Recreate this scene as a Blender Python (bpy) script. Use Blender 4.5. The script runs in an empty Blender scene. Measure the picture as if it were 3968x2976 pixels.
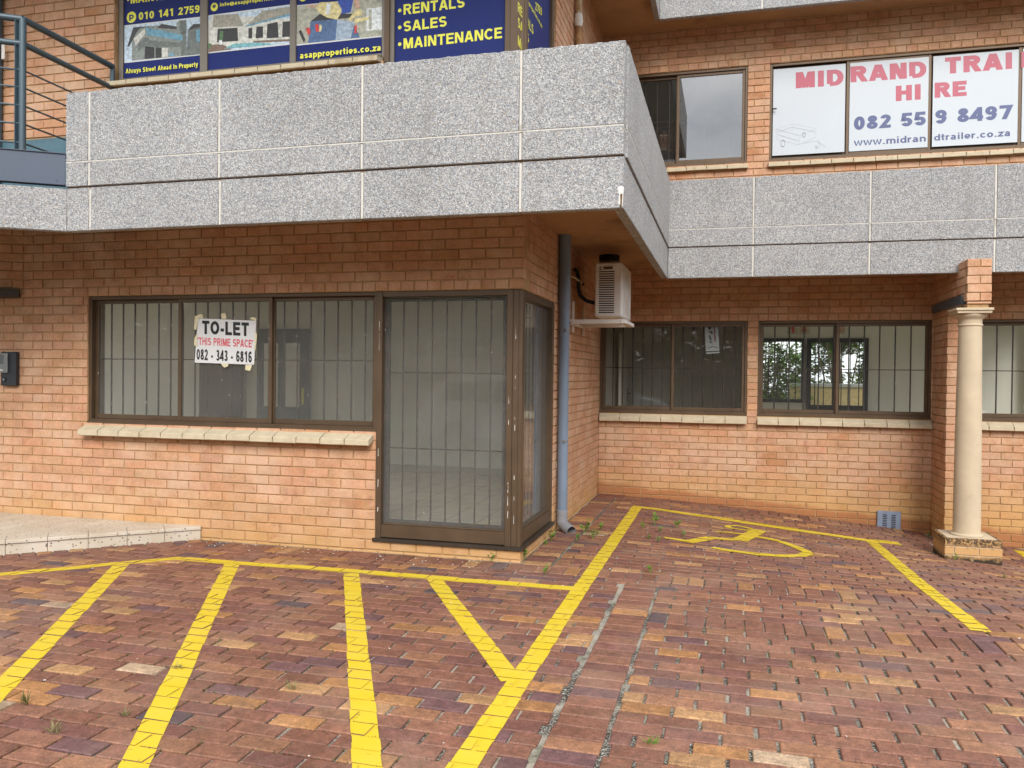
import bpy, math, random
import numpy as np
from mathutils import Vector, Matrix
R_ = math.radians
rng = random.Random(7)
scn = bpy.context.scene
col = scn.collection

# ------------------------------------------------------------------ camera
CAM = np.array([1.6228, -6.3967, 1.4919]); FPX = 3148.1; CX, CY = 1984.0, 1488.0
def _rot(yaw, pitch, roll):
    B = np.array([[1,0,0],[0,0,-1],[0,1,0]], float)
    c, s = math.cos(yaw), math.sin(yaw); Y = np.array([[c,0,-s],[0,1,0],[s,0,c]])
    c, s = math.cos(pitch), math.sin(pitch); P = np.array([[1,0,0],[0,c,-s],[0,s,c]])
    c, s = math.cos(roll), math.sin(roll); Q = np.array([[c,-s,0],[s,c,0],[0,0,1]])
    return Q @ P @ Y @ B
MC = _rot(R_(-14.9445), R_(.65545), R_(.64))
cam_d = bpy.data.cameras.new('camera'); cam = bpy.data.objects.new('camera', cam_d); col.objects.link(cam)
cam_d.sensor_width = 36; cam_d.lens = 36 * FPX / 3968; cam_d.clip_start = .05; cam_d.clip_end = 1000
r, d, f_ = MC
cam.matrix_world = Matrix(((r[0], -d[0], -f_[0], CAM[0]), (r[1], -d[1], -f_[1], CAM[1]), (r[2], -d[2], -f_[2], CAM[2]), (0,0,0,1)))
scn.camera = cam

# ------------------------------------------------------------------ world, sun, exposure
SUN_EL, SUN_AZ = R_(36), R_(160)      # azimuth clockwise from +Y
world = bpy.data.worlds.new('World'); scn.world = world; world.use_nodes = True
nt = world.node_tree; nt.nodes.clear()
def wn(t, **k):
    n = nt.nodes.new(t)
    for a, v in k.items(): setattr(n, a, v)
    return n
wo = wn('ShaderNodeOutputWorld'); bg = wn('ShaderNodeBackground'); sky = wn('ShaderNodeTexSky')
sky.sky_type = 'NISHITA'; sky.sun_disc = False; sky.sun_elevation = SUN_EL; sky.sun_rotation = SUN_AZ
sky.air_density = 1.0; sky.dust_density = 2.0
tc = wn('ShaderNodeTexCoord'); mp = wn('ShaderNodeMapping'); mp.inputs['Scale'].default_value = (1, 1, 2.2)
nz = wn('ShaderNodeTexNoise'); nz.inputs['Scale'].default_value = 2.6; nz.inputs['Detail'].default_value = 7; nz.inputs['Roughness'].default_value = .55
rp = wn('ShaderNodeValToRGB'); rp.color_ramp.elements[0].position = .30; rp.color_ramp.elements[1].position = .62
rp.color_ramp.elements[0].color = (.45,.45,.45,1); rp.color_ramp.elements[1].color = (1,1,1,1)
mx = wn('ShaderNodeMix', data_type='RGBA'); nz2 = wn('ShaderNodeTexNoise'); nz2.inputs['Scale'].default_value = 4.5; nz2.inputs['Detail'].default_value = 5
rp2 = wn('ShaderNodeValToRGB'); rp2.color_ramp.elements[0].position = .36; rp2.color_ramp.elements[1].position = .64; rp2.color_ramp.elements[0].color = (.50, .53, .57, 1); rp2.color_ramp.elements[1].color = (1, .995, .98, 1)
mx2 = wn('ShaderNodeMix', data_type='RGBA', blend_type='MULTIPLY'); mx2.inputs['Factor'].default_value = 1; mx2.inputs['B'].default_value = (9.4, 9.5, 9.6, 1)
L = nt.links.new
L(tc.outputs['Generated'], mp.inputs['Vector']); L(mp.outputs[0], nz.inputs['Vector']); L(nz.outputs['Fac'], rp.inputs[0])
L(mp.outputs[0], nz2.inputs['Vector']); L(nz2.outputs['Fac'], rp2.inputs[0]); L(rp2.outputs[0], mx2.inputs['A']); L(mx2.outputs['Result'], mx.inputs['B']); L(rp.outputs[0], mx.inputs['Factor']); L(sky.outputs[0], mx.inputs['A']); L(mx.outputs['Result'], bg.inputs[0])
bg.inputs[1].default_value = .15; L(bg.outputs[0], wo.inputs[0])
sun_d = bpy.data.lights.new('sun', 'SUN'); sun_d.energy = 1.5; sun_d.angle = R_(30); sun_d.color = (1, .97, .92)
sun = bpy.data.objects.new('sun', sun_d); col.objects.link(sun)
sv = Vector((math.sin(SUN_AZ)*math.cos(SUN_EL), math.cos(SUN_AZ)*math.cos(SUN_EL), math.sin(SUN_EL)))
sun.rotation_euler = sv.to_track_quat('Z', 'Y').to_euler(); sun.location = (3, -10, 12)
vs = scn.view_settings; vs.view_transform = 'Standard'; vs.look = 'None'; vs.gamma = 1; vs.use_curve_mapping = False
vs.exposure = .86
scn.cycles.max_bounces = 6; scn.cycles.diffuse_bounces = 4; scn.cycles.glossy_bounces = 2; scn.cycles.transparent_max_bounces = 10
scn.cycles.caustics_reflective = False; scn.cycles.caustics_refractive = False

# ------------------------------------------------------------------ pixel -> place helpers
def ray(x, y): return MC.T @ np.array([(x-CX)/FPX, (y-CY)/FPX, 1.0])
def wY(x, y, Y): d = ray(x, y); return CAM + d*(Y-CAM[1])/d[1]
def wX(x, y, X): d = ray(x, y); return CAM + d*(X-CAM[0])/d[0]
def wZ(x, y, Z): d = ray(x, y); return CAM + d*(Z-CAM[2])/d[2]
def topx(P):
    c = MC @ (np.asarray(P, float)-CAM); return CX+FPX*c[0]/c[2], CY+FPX*c[1]/c[2], c[2]
def smooth(t): t = min(max(t, 0), 1); return t*t*(3-2*t)
def H(x, y):
    sr = lambda t: .5*(t+math.sqrt(t*t+.09))
    xx = min(max(x, -1), 6); yy = min(max(y, -3), 3.0)
    z = -.03 - .0248*max(sr(xx-.6)-.03, 0)*max(sr(yy+.7)-.02, 0)
    if y > 3.0:
        t = min((y-3.0)/1.06, 1); z = z*(1-t) + (-.03-.032*max(xx, 0)-.0105*max(xx, 0)**2)*t
    return z
def gnd(px, py):
    z = -.03
    for i in range(60):
        P = wZ(px, py, z); z = .6*z + .4*H(P[0], P[1])
    return P

# ------------------------------------------------------------------ materials
class NB:
    def __init__(s, name):
        s.m = bpy.data.materials.new(name); s.m.use_nodes = True; s.t = s.m.node_tree; s.t.nodes.clear()
        s.out = s.n('ShaderNodeOutputMaterial')
    def n(s, t, **k):
        nd = s.t.nodes.new(t)
        for a, v in k.items():
            if a.startswith('i_'): nd.inputs[a[2:].replace('_', ' ')].default_value = v
            else: setattr(nd, a, v)
        return nd
    def l(s, a, b): s.t.links.new(a, b)
    def pos(s): return s.n('ShaderNodeNewGeometry').outputs['Position']
    def noise(s, vec, scale, detail=3, rough=.55):
        n = s.n('ShaderNodeTexNoise'); n.inputs['Scale'].default_value = scale; n.inputs['Detail'].default_value = min(detail, 4); n.inputs['Roughness'].default_value = rough
        if vec is not None: s.l(vec, n.inputs['Vector'])
        return n.outputs['Fac']
    def ramp(s, fac, stops):
        n = s.n('ShaderNodeValToRGB'); e = n.color_ramp.elements
        while len(e) < len(stops): e.new(.5)
        for i, (p, c) in enumerate(stops):
            e[i].position = p; e[i].color = (c, c, c, 1) if not isinstance(c, tuple) else (*c, 1)
        s.l(fac, n.inputs[0]); return n.outputs[0]
    def mix(s, fac, a, b, mode='MIX'):
        n = s.n('ShaderNodeMix', data_type='RGBA', blend_type=mode)
        for inp, v in (('Factor', fac), ('A', a), ('B', b)):
            if isinstance(v, (int, float)): n.inputs[inp].default_value = v
            elif isinstance(v, tuple): n.inputs[inp].default_value = (*v, 1)
            else: s.l(v, n.inputs[inp])
        return n.outputs['Result']
    def math(s, op, a, b=None):
        n = s.n('ShaderNodeMath', operation=op)
        for i, v in enumerate((a, b)):
            if v is None: continue
            if isinstance(v, (int, float)): n.inputs[i].default_value = v
            else: s.l(v, n.inputs[i])
        return n.outputs[0]
    def bump(s, h, strength=.3, dist=.004):
        n = s.n('ShaderNodeBump'); n.inputs['Strength'].default_value = strength; n.inputs['Distance'].default_value = dist
        s.l(h, n.inputs['Height']); return n.outputs[0]
    def bsdf(s, colr, rough=.8, metal=0, normal=None, spec=.5):
        b = s.n('ShaderNodeBsdfPrincipled')
        for inp, v in (('Base Color', colr), ('Roughness', rough), ('Metallic', metal), ('Specular IOR Level', spec)):
            if isinstance(v, (int, float)): b.inputs[inp].default_value = v
            elif isinstance(v, tuple): b.inputs[inp].default_value = (*v, 1)
            else: s.l(v, b.inputs[inp])
        if normal is not None: s.l(normal, b.inputs['Normal'])
        s.l(b.outputs[0], s.out.inputs[0]); return s.m

def plain(name, c, rough=.6, metal=0, var=.12, scale=6, bump=.05, spec=.5, dirt=None):
    b = NB(name); p = b.pos(); n = b.noise(p, scale, 5)
    cc = b.mix(1.0, c, b.ramp(n, [(.25, 1-var), (.75, 1+var)]), 'MULTIPLY')
    if dirt: cc = b.mix(b.ramp(b.noise(p, dirt[1], 6, .65), [(dirt[2], 0.0), (dirt[2]+.12, dirt[3])]), cc, dirt[0])
    nn = b.bump(b.noise(p, 120, 3), bump, .002) if bump else None
    return b.bsdf(cc, b.math('ADD', b.math('MULTIPLY', n, .2), rough-.1), metal, nn, spec)

def colsrc(b, attr):
    if attr: n = b.n('ShaderNodeAttribute', attribute_name='col'); return n.outputs['Color']
    return b.n('ShaderNodeObjectInfo').outputs['Color']

def brick_mat(name, attr, grime=False):
    b = NB(name); p = b.pos(); c = colsrc(b, attr)
    c = b.mix(1.0, c, b.ramp(b.noise(p, 9, 4), [(.3, .86), (.7, 1.12)]), 'MULTIPLY')
    c = b.mix(1.0, c, b.ramp(b.noise(p, 60, 4, .7), [(.3, .80), (.7, 1.16)]), 'MULTIPLY')
    # iron specks
    v = b.n('ShaderNodeTexVoronoi', feature='F1'); v.inputs['Scale'].default_value = 85; b.l(p, v.inputs['Vector'])
    spk = b.math('MULTIPLY', b.ramp(v.outputs['Distance'], [(.10, 1.0), (.20, 0.0)]), b.ramp(b.noise(p, 30, 2), [(.48, 0.0), (.56, .75)]))
    c = b.mix(spk, c, (.10, .045, .03))
    # pale bloom (efflorescence) and rain-splash staining near the ground, both broken up by noise
    bl = b.ramp(b.noise(p, 2.3, 6, .68), [(.44, 0.0), (.64, .45)])
    c = b.mix(bl, c, (.64, .47, .34))
    sep = b.n('ShaderNodeSeparateXYZ'); b.l(p, sep.inputs[0])
    zz = b.math('ADD', b.math('ADD', sep.outputs['Z'], .3), b.math('MULTIPLY', b.noise(p, 1.7, 5, .6), .5))
    st = b.ramp(zz, [(.42, .75), (.98, 0.0)])
    c = b.mix(st, c, (.54, .31, .10))
    dz = b.math('ADD', b.math('ADD', sep.outputs['Z'], b.math('MULTIPLY', sep.outputs['X'], .075)), b.math('MULTIPLY', b.noise(p, 3.5, 4, .6), .12))
    damp = b.math('MULTIPLY', b.ramp(dz, [(.15, .8), (.21, 0.0)]), b.ramp(b.math('MULTIPLY', sep.outputs['Y'], .1), [(.395, 0.0), (.40, 1.0)]))
    c = b.mix(damp, c, (.34, .125, .05))
    rst = b.ramp(b.noise(p, 4.2, 6, .7), [(.60, 0.0), (.72, .55)])
    c = b.mix(rst, c, (.30, .10, .045))
    if grime:
        gz = b.math('ADD', b.math('ADD', sep.outputs['Z'], .5), b.math('MULTIPLY', b.noise(p, 25, 5, .7), .14))
        c = b.mix(b.ramp(gz, [(.29, .96), (.34, 0.0)]), c, (.02, .018, .014))
        c = b.mix(b.math('MULTIPLY', b.ramp(gz, [(.40, 0.0), (.45, 1.0)]), b.ramp(b.noise(p, 40, 4, .7), [(.40, 0.0), (.52, .9)])), c, (.03, .022, .015))
    h = b.math('ADD', b.noise(p, 170, 3, .6), b.math('MULTIPLY', spk, -.4))
    return b.bsdf(c, .82, 0, b.bump(h, .35, .003), .3)

def paver_mat(name, attr):
    b = NB(name); p = b.pos(); c = colsrc(b, attr)
    c = b.mix(1.0, c, b.ramp(b.noise(p, 13, 4), [(.3, .80), (.7, 1.22)]), 'MULTIPLY')
    c = b.mix(1.0, c, b.ramp(b.noise(p, 150, 4, .75), [(.3, .55), (.7, 1.45)]), 'MULTIPLY')
    c = b.mix(1.0, c, b.ramp(b.noise(p, 48, 4, .7), [(.32, .70), (.68, 1.28)]), 'MULTIPLY')
    v = b.n('ShaderNodeTexVoronoi', feature='F1'); v.inputs['Scale'].default_value = 150; b.l(p, v.inputs['Vector'])
    spk = b.math('MULTIPLY', b.ramp(v.outputs['Distance'], [(.12, 1.0), (.25, 0.0)]), b.ramp(b.noise(p, 45, 2), [(.46, 0.0), (.60, .6)]))
    c = b.mix(spk, c, (.50, .32, .20))
    dust = b.ramp(b.noise(p, 1.1, 7, .66), [(.48, 0.0), (.75, .34)])
    c = b.mix(dust, c, (.33, .24, .185))
    dk = b.ramp(b.noise(p, 3.2, 6, .7), [(.60, 0.0), (.75, .45)])
    c = b.mix(dk, c, (.07, .05, .045))
    return b.bsdf(c, b.ramp(b.noise(p, 7, 3), [(.3, .50), (.7, .72)]), 0, b.bump(b.noise(p, 240, 3, .7), .4, .002), .45)

def granite_mat():
    b = NB('granite_chip_render'); p = b.pos()
    v = b.n('ShaderNodeTexVoronoi', feature='F1'); v.inputs['Scale'].default_value = 140; v.inputs['Randomness'].default_value = 1; b.l(p, v.inputs['Vector'])
    sp = b.n('ShaderNodeSeparateColor'); b.l(v.outputs['Color'], sp.inputs[0])
    c = b.ramp(sp.outputs[0], [(0.0, (.10, .105, .12)), (.25, (.225, .23, .245)), (.5, (.325, .328, .338)), (.75, (.43, .43, .432)), (.97, (.66, .655, .64))])
    v2 = b.n('ShaderNodeTexVoronoi', feature='F1'); v2.inputs['Scale'].default_value = 75; b.l(p, v2.inputs['Vector'])
    sp2 = b.n('ShaderNodeSeparateColor'); b.l(v2.outputs['Color'], sp2.inputs[0])
    c = b.mix(.38, c, b.ramp(sp2.outputs[1], [(0.0, (.21, .215, .228)), (.5, (.335, .337, .342)), (1.0, (.48, .478, .47))]))
    c = b.mix(b.ramp(sp.outputs[2], [(.94, 0.0), (.96, .5)]), c, (.40, .26, .12))
    c = b.mix(1.0, c, b.ramp(b.noise(p, 1.3, 5, .6), [(.3, .90), (.7, 1.08)]), 'MULTIPLY')
    # rain streaks: noise stretched vertically
    m = b.n('ShaderNodeMapping'); m.inputs['Scale'].default_value = (7, 7, .5); b.l(p, m.inputs['Vector'])
    c = b.mix(b.ramp(b.noise(m.outputs[0], 1, 5, .6), [(.55, 0.0), (.75, .30)]), c, (.20, .19, .17))
    return b.bsdf(c, .85, 0, b.bump(v.outputs['Distance'], .7, .006), .3)

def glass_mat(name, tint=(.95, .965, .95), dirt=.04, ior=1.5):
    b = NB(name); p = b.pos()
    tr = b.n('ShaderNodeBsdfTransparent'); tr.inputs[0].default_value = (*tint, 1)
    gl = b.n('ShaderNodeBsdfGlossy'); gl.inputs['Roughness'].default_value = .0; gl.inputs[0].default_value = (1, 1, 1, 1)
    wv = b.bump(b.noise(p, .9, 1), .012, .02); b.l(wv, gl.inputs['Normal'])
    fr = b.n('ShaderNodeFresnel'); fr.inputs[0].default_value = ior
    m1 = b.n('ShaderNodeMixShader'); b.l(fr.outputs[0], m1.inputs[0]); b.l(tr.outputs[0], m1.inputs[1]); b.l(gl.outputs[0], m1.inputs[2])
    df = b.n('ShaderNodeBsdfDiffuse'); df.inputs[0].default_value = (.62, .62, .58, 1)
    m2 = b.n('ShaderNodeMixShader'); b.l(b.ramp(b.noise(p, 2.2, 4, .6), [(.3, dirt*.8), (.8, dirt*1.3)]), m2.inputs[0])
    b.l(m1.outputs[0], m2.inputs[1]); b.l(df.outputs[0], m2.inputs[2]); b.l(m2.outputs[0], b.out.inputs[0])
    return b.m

def sand_mat():
    b = NB('joint_sand'); p = b.pos()
    v = b.n('ShaderNodeTexVoronoi', feature='F1'); v.inputs['Scale'].default_value = 190; b.l(p, v.inputs['Vector'])
    sp = b.n('ShaderNodeSeparateColor'); b.l(v.outputs['Color'], sp.inputs[0])
    c = b.ramp(sp.outputs[0], [(0.0, (.022, .020, .017)), (.4, (.07, .063, .052)), (.75, (.22, .20, .165)), (1.0, (.55, .52, .47))])
    pale = b.ramp(b.noise(p, 1.5, 5, .65), [(.46, 0.0), (.58, .8)])
    c = b.mix(pale, c, (.46, .41, .33))
    moss = b.ramp(b.noise(p, 2.6, 6, .7), [(.58, 0.0), (.68, .6)])
    c = b.mix(moss, c, (.055, .06, .02))
    return b.bsdf(c, .95, 0, b.bump(v.outputs['Distance'], .8, .006), .2)

def paint_mat(name, wear):
    b = NB(name); p = b.pos()
    c = b.mix(b.ramp(b.noise(p, 5, 5, .6), [(.35, 0.0), (.7, .45)]), (.64, .46, .020), (.64, .50, .075))
    c = b.mix(b.ramp(b.noise(p, 22, 6, .75), [(.62, 0.0), (.70, wear)]), c, (.20, .12, .07))
    c = b.mix(b.ramp(b.noise(p, 140, 3, .7), [(.55, 0.0), (.75, .25)]), c, (.50, .33, .02))
    return b.bsdf(c, .55, 0, b.bump(b.noise(p, 240, 3, .7), .35, .002), .4)

def tile_floor_mat():
    b = NB('interior_floor_tile'); p = b.pos()
    t = b.n('ShaderNodeTexBrick'); t.offset = 0; t.inputs['Scale'].default_value = 1; t.inputs['Brick Width'].default_value = .33; t.inputs['Row Height'].default_value = .33
    t.inputs['Mortar Size'].default_value = .006; t.inputs['Color1'].default_value = (.70, .64, .54, 1); t.inputs['Color2'].default_value = (.66, .60, .50, 1); t.inputs['Mortar'].default_value = (.36, .32, .26, 1)
    b.l(p, t.inputs['Vector'])
    return b.bsdf(b.mix(1.0, t.outputs[0], b.ramp(b.noise(p, 6, 4), [(.3, .9), (.7, 1.1)]), 'MULTIPLY'), .3, 0, None, .5)

def terrazzo_mat():
    b = NB('terrazzo'); p = b.pos()
    v = b.n('ShaderNodeTexVoronoi', feature='F1'); v.inputs['Scale'].default_value = 42; b.l(p, v.inputs['Vector'])
    sp = b.n('ShaderNodeSeparateColor'); b.l(v.outputs['Color'], sp.inputs[0])
    chip = b.math('MULTIPLY', b.ramp(v.outputs['Distance'], [(.25, 1.0), (.33, 0.0)]), b.ramp(sp.outputs[0], [(.62, 0.0), (.64, 1.0)]))
    cc = b.ramp(sp.outputs[1], [(0.0, (.05, .045, .04)), (.6, (.18, .14, .10)), (1.0, (.35, .20, .12))])
    base = b.mix(b.ramp(b.noise(p, 3, 5), [(.35, 0.0), (.7, 1.0)]), (.50, .43, .33), (.60, .54, .45))
    c = b.mix(chip, base, cc)
    return b.bsdf(c, .5, 0, b.bump(b.noise(p, 90, 3), .1, .002), .4)

def leaf_mat(name, a, c2):
    b = NB(name); p = b.pos()
    c = b.mix(b.ramp(b.noise(p, 5, 3), [(.35, 0.0), (.65, 1.0)]), a, c2)
    bs = b.n('ShaderNodeBsdfPrincipled'); b.l(c, bs.inputs['Base Color']); bs.inputs['Roughness'].default_value = .6
    tr = b.n('ShaderNodeBsdfTranslucent'); b.l(c, tr.inputs[0])
    m = b.n('ShaderNodeMixShader'); m.inputs[0].default_value = .3; b.l(bs.outputs[0], m.inputs[1]); b.l(tr.outputs[0], m.inputs[2]); b.l(m.outputs[0], b.out.inputs[0])
    return b.m

M = {}
M['brick'] = brick_mat('face_brick', False); M['brick_s'] = brick_mat('face_brick_joined', True); M['brick_g'] = brick_mat('face_brick_grimy', False, True)
M['paver'] = paver_mat('clay_paver', False); M['paver_s'] = paver_mat('clay_paver_joined', True)
M['mortar'] = plain('mortar', (.42, .265, .125), .9, var=.22, scale=14, bump=.5)
M['granite'] = granite_mat()
M['caulk'] = plain('joint_sealant', (.58, .55, .50), .6, var=.15, scale=9, dirt=((.25, .2, .15), 9, .55, .6))
M['rust'] = plain('rusty_groove', (.15, .085, .045), .95, var=.5, scale=18, bump=.6, dirt=((.035, .026, .02), 14, .50, .8))
M['soffit'] = plain('brown_soffit_paint', (.42, .25, .125), .8, var=.14, scale=3, bump=.15, dirt=((.16, .08, .03), 2.2, .55, .5))
M['slab'] = plain('concrete', (.40, .37, .33), .9, var=.2, scale=5, bump=.4)
M['frame'] = plain('bronze_aluminium', (.110, .071, .042), .42, .35, var=.14, scale=5, bump=.03)
M['frame_t'] = plain('taupe_aluminium', (.19, .165, .135), .45, .3, var=.1, scale=5, bump=.03)
M['frame_dark'] = plain('dark_bronze_aluminium', (.05, .038, .028), .45, .3, var=.2, scale=6, bump=.03)
M['bar'] = plain('painted_bar', (.030, .022, .020), .5, .2, var=.3, scale=20, dirt=((.13, .05, .025), 16, .55, .8))
M['glass'] = glass_mat('window_glass', dirt=.03); M['glass_dusty_lift'] = glass_mat('dusty_brightening_glass', dirt=.11); M['glass_film'] = glass_mat('reflective_film_glass', (.45, .5, .52), .02, 2.7)  # dust veil on the bay panes, raised to brighten the dim room behind
M['plaster'] = plain('interior_plaster', (.84, .815, .73), .85, var=.05, scale=1.5, bump=.05)
M['ceil'] = plain('interior_ceiling', (.85, .85, .82), .9, var=.04, scale=2, bump=0)
M['tile'] = tile_floor_mat()
M['skirt'] = plain('skirting_tile', (.42, .37, .30), .5, var=.1)
M['sill'] = plain('cream_sill_brick', (.53, .45, .315), .75, var=.12, scale=11, bump=.4, dirt=((.30, .20, .09), 5, .58, .45))
M['pvc'] = plain('blue_grey_pvc', (.175, .225, .30), .45, var=.12, scale=3, bump=.04, dirt=((.28, .28, .28), 7, .6, .35))
M['pvc_old'] = plain('weathered_pvc', (.22, .22, .235), .7, var=.2, scale=9, bump=.3)
M['acwhite'] = plain('ac_white_enamel', (.76, .74, .71), .4, var=.05, scale=4, bump=.02, dirt=((.45, .36, .26), 6, .62, .4))
M['black'] = plain('black_plastic', (.012, .012, .013), .5, var=.2, bump=.05)
M['foam'] = plain('black_pipe_insulation', (.010, .010, .011), .85, var=.3, bump=.3)
M['column'] = plain('cream_plaster', (.53, .43, .30), .85, var=.10, scale=5, bump=.25, dirt=((.36, .24, .13), 11, .62, .4))
M['paint'] = paint_mat('yellow_road_paint', .55); M['paint_j'] = paint_mat('yellow_paint_in_joints', .85)
M['sand'] = sand_mat()
M['terrazzo'] = terrazzo_mat()
M['steel'] = plain('blue_grey_steel_paint', (.060, .095, .120), .42, .1, var=.12, scale=4, bump=.06)
M['steel_l'] = plain('slate_blue_steel_paint', (.062, .082, .122), .5, .1, var=.1, scale=3, bump=.05)
M['teal'] = plain('teal_plinth_paint', (.075, .155, .20), .6, var=.2, scale=6, bump=.2)
M['vent'] = plain('galvanised_vent', (.24, .30, .40), .5, .3, var=.15, scale=12, bump=.06, dirt=((.30, .17, .08), 9, .58, .6))
M['navy'] = plain('navy_vinyl', (.014, .026, .150), .5, var=.06, scale=3, bump=0, spec=.2)
M['yel'] = plain('yellow_vinyl', (.80, .78, .06), .35, var=.04, bump=0)
M['white'] = plain('white_print', (.68, .69, .70), .4, var=.03, bump=0)
M['offwhite'] = plain('white_frosted_vinyl', (.50, .545, .59), .4, var=.03, scale=2, bump=0)
M['red'] = plain('red_print', (.62, .10, .13), .4, var=.06, scale=30, bump=0)
M['pink'] = plain('faded_red_print', (.42, .075, .12), .4, var=.06, scale=4, bump=0)
M['greyblue'] = plain('faded_blue_print', (.065, .085, .21), .4, var=.06, scale=4, bump=0)
M['blackp'] = plain('black_print', (.015, .015, .018), .4, var=.1, bump=0)
M['greyp'] = plain('grey_print', (.42, .44, .46), .5, var=.06, bump=0)
M['tape'] = plain('masking_tape', (.66, .60, .40), .7, var=.1, scale=30, bump=.1)
M['darkdoor'] = plain('dark_door_paint', (.022, .026, .034), .5, var=.2, bump=.05)
M['woodbrown'] = plain('dark_brown_brick_partition', (.10, .065, .045), .8, var=.2, scale=20, bump=.2)
M['dirtw'] = plain('white_chip', (.70, .68, .64), .8, var=.15, scale=40)
def pcol(name, c): return plain(name, c, .45, var=.38, scale=32, bump=0, dirt=(tuple(x*.45 for x in c), 17, .55, .6))

# ------------------------------------------------------------------ object helpers
def link(o): col.objects.link(o); return o
def mesh_obj(name, verts, faces, mat, parent=None, smooth_=False, base=None):
    me = bpy.data.meshes.new(name)
    v = np.asarray(verts, float)
    if base is not None: v = v - np.asarray(base)
    me.from_pydata([tuple(p) for p in v], [], faces)
    me.materials.append(M[mat] if isinstance(mat, str) else mat)
    if smooth_:
        me.polygons.foreach_set('use_smooth', [True]*len(me.polygons))
    me.update()
    o = bpy.data.objects.new(name, me); link(o)
    if parent is not None: o.parent = parent
    return o
def tag(o, label, cat, group=None):
    o['label'] = label; o['category'] = cat
    if group: o['group'] = group
    return o
def struct(o, label=None):
    o['kind'] = 'structure'
    if label: o['label'] = label
    return o
def thing(name, label, cat, loc, group=None):
    o = bpy.data.objects.new(name, None); link(o); o.location = loc; o.empty_display_size = .1
    tag(o, label, cat, group); return o
class G:
    """collects geometry (world coordinates)"""
    def __init__(s): s.v = []; s.f = []
    def add(s, v, f):
        k = len(s.v); s.v += [tuple(p) for p in v]; s.f += [tuple(i+k for i in q) for q in f]; return s
    def box(s, a, b):
        x0, y0, z0 = a; x1, y1, z1 = b
        if x0 > x1: x0, x1 = x1, x0
        if y0 > y1: y0, y1 = y1, y0
        if z0 > z1: z0, z1 = z1, z0
        return s.add([(x0,y0,z0),(x1,y0,z0),(x1,y1,z0),(x0,y1,z0),(x0,y0,z1),(x1,y0,z1),(x1,y1,z1),(x0,y1,z1)],
                     [(0,3,2,1),(4,5,6,7),(0,1,5,4),(1,2,6,5),(2,3,7,6),(3,0,4,7)])
    def bbox(s, a, b, c=.004):   # box with all edges chamfered
        a = np.minimum(a, b).astype(float); b2 = np.maximum(np.asarray(a), np.asarray(b)).astype(float)
        c = min(c, *( (b2-a)/2.2 )); pts = []; idx = {}
        for sx in (0,1):
            for sy in (0,1):
                for sz in (0,1):
                    P = np.array([b2[0] if sx else a[0], b2[1] if sy else a[1], b2[2] if sz else a[2]])
                    D = np.array([-1 if sx else 1, -1 if sy else 1, -1 if sz else 1])*c
                    for ax in range(3):
                        q = P + D; q[ax] = P[ax]; idx[(sx,sy,sz,ax)] = len(pts); pts.append(q)
        F = []
        for ax in range(3):
            o1, o2 = [i for i in range(3) if i != ax]
            for sd in (0,1):
                lp = []
                for (u, w) in ((0,0),(1,0),(1,1),(0,1)):
                    k = [0,0,0]; k[ax] = sd; k[o1] = u; k[o2] = w; lp.append(idx[(*k, ax)])
                F.append(tuple(lp))
        for ax in range(3):
            o1, o2 = [i for i in range(3) if i != ax]
            for u in (0,1):
                for w in (0,1):
                    k0 = [0,0,0]; k1 = [0,0,0]; k0[o1] = k1[o1] = u; k0[o2] = k1[o2] = w; k0[ax] = 0; k1[ax] = 1
                    F.append((idx[(*k0,o1)], idx[(*k1,o1)], idx[(*k1,o2)], idx[(*k0,o2)]))
        for sx in (0,1):
            for sy in (0,1):
                for sz in (0,1): F.append(tuple(idx[(sx,sy,sz,ax)] for ax in range(3)))
        return s.add(pts, F)
    def tube(s, pts, r, n=10, cap=True):
        pts = [Vector(p) for p in pts]; k = len(pts); rs = r if isinstance(r, (list, tuple)) else [r]*k
        V = []; F = []; up = None
        for i, p in enumerate(pts):
            t = (pts[min(i+1, k-1)] - pts[max(i-1, 0)]).normalized()
            if up is None:
                up = Vector((0,0,1)) if abs(t.z) < .9 else Vector((1,0,0))
            a = (up - t*up.dot(t)).normalized(); bb = t.cross(a); up = a
            for j in range(n):
                th = 2*math.pi*j/n; V.append(p + (a*math.cos(th) + bb*math.sin(th))*rs[i])
        for i in range(k-1):
            for j in range(n):
                j2 = (j+1) % n; F.append((i*n+j, i*n+j2, (i+1)*n+j2, (i+1)*n+j))
        if cap: F.append(tuple(range(n-1, -1, -1))); F.append(tuple((k-1)*n+j for j in range(n)))
        return s.add(V, F)
    def lathe(s, c, prof, n=32):
        V = []; F = []
        for (r, z) in prof:
            for j in range(n):
                th = 2*math.pi*j/n; V.append((c[0]+r*math.cos(th), c[1]+r*math.sin(th), c[2]+z))
        for i in range(len(prof)-1):
            for j in range(n):
                j2 = (j+1) % n; F.append((i*n+j, i*n+j2, (i+1)*n+j2, (i+1)*n+j))
        F.append(tuple(range(n-1, -1, -1))); F.append(tuple((len(prof)-1)*n+j for j in range(n)))
        return s.add(V, F)
    def prism(s, poly, d):       # planar polygon (3D points) extruded by vector d
        n = len(poly); d = np.asarray(d, float); P = [np.asarray(p, float) for p in poly]
        return s.add(P + [p+d for p in P], [tuple(range(n-1, -1, -1)), tuple(range(n, 2*n))] + [(i, (i+1) % n, (i+1) % n+n, i+n) for i in range(n)])
    def obj(s, name, mat, parent=None, smooth_=False, base=None): return mesh_obj(name, s.v, s.f, mat, parent, smooth_, base)
def auto_smooth(o, ang=40):
    me = o.data; me.polygons.foreach_set('use_smooth', [True]*len(me.polygons))
    try: me.set_sharp_from_angle(angle=R_(ang))
    except Exception: pass
    return o

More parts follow.
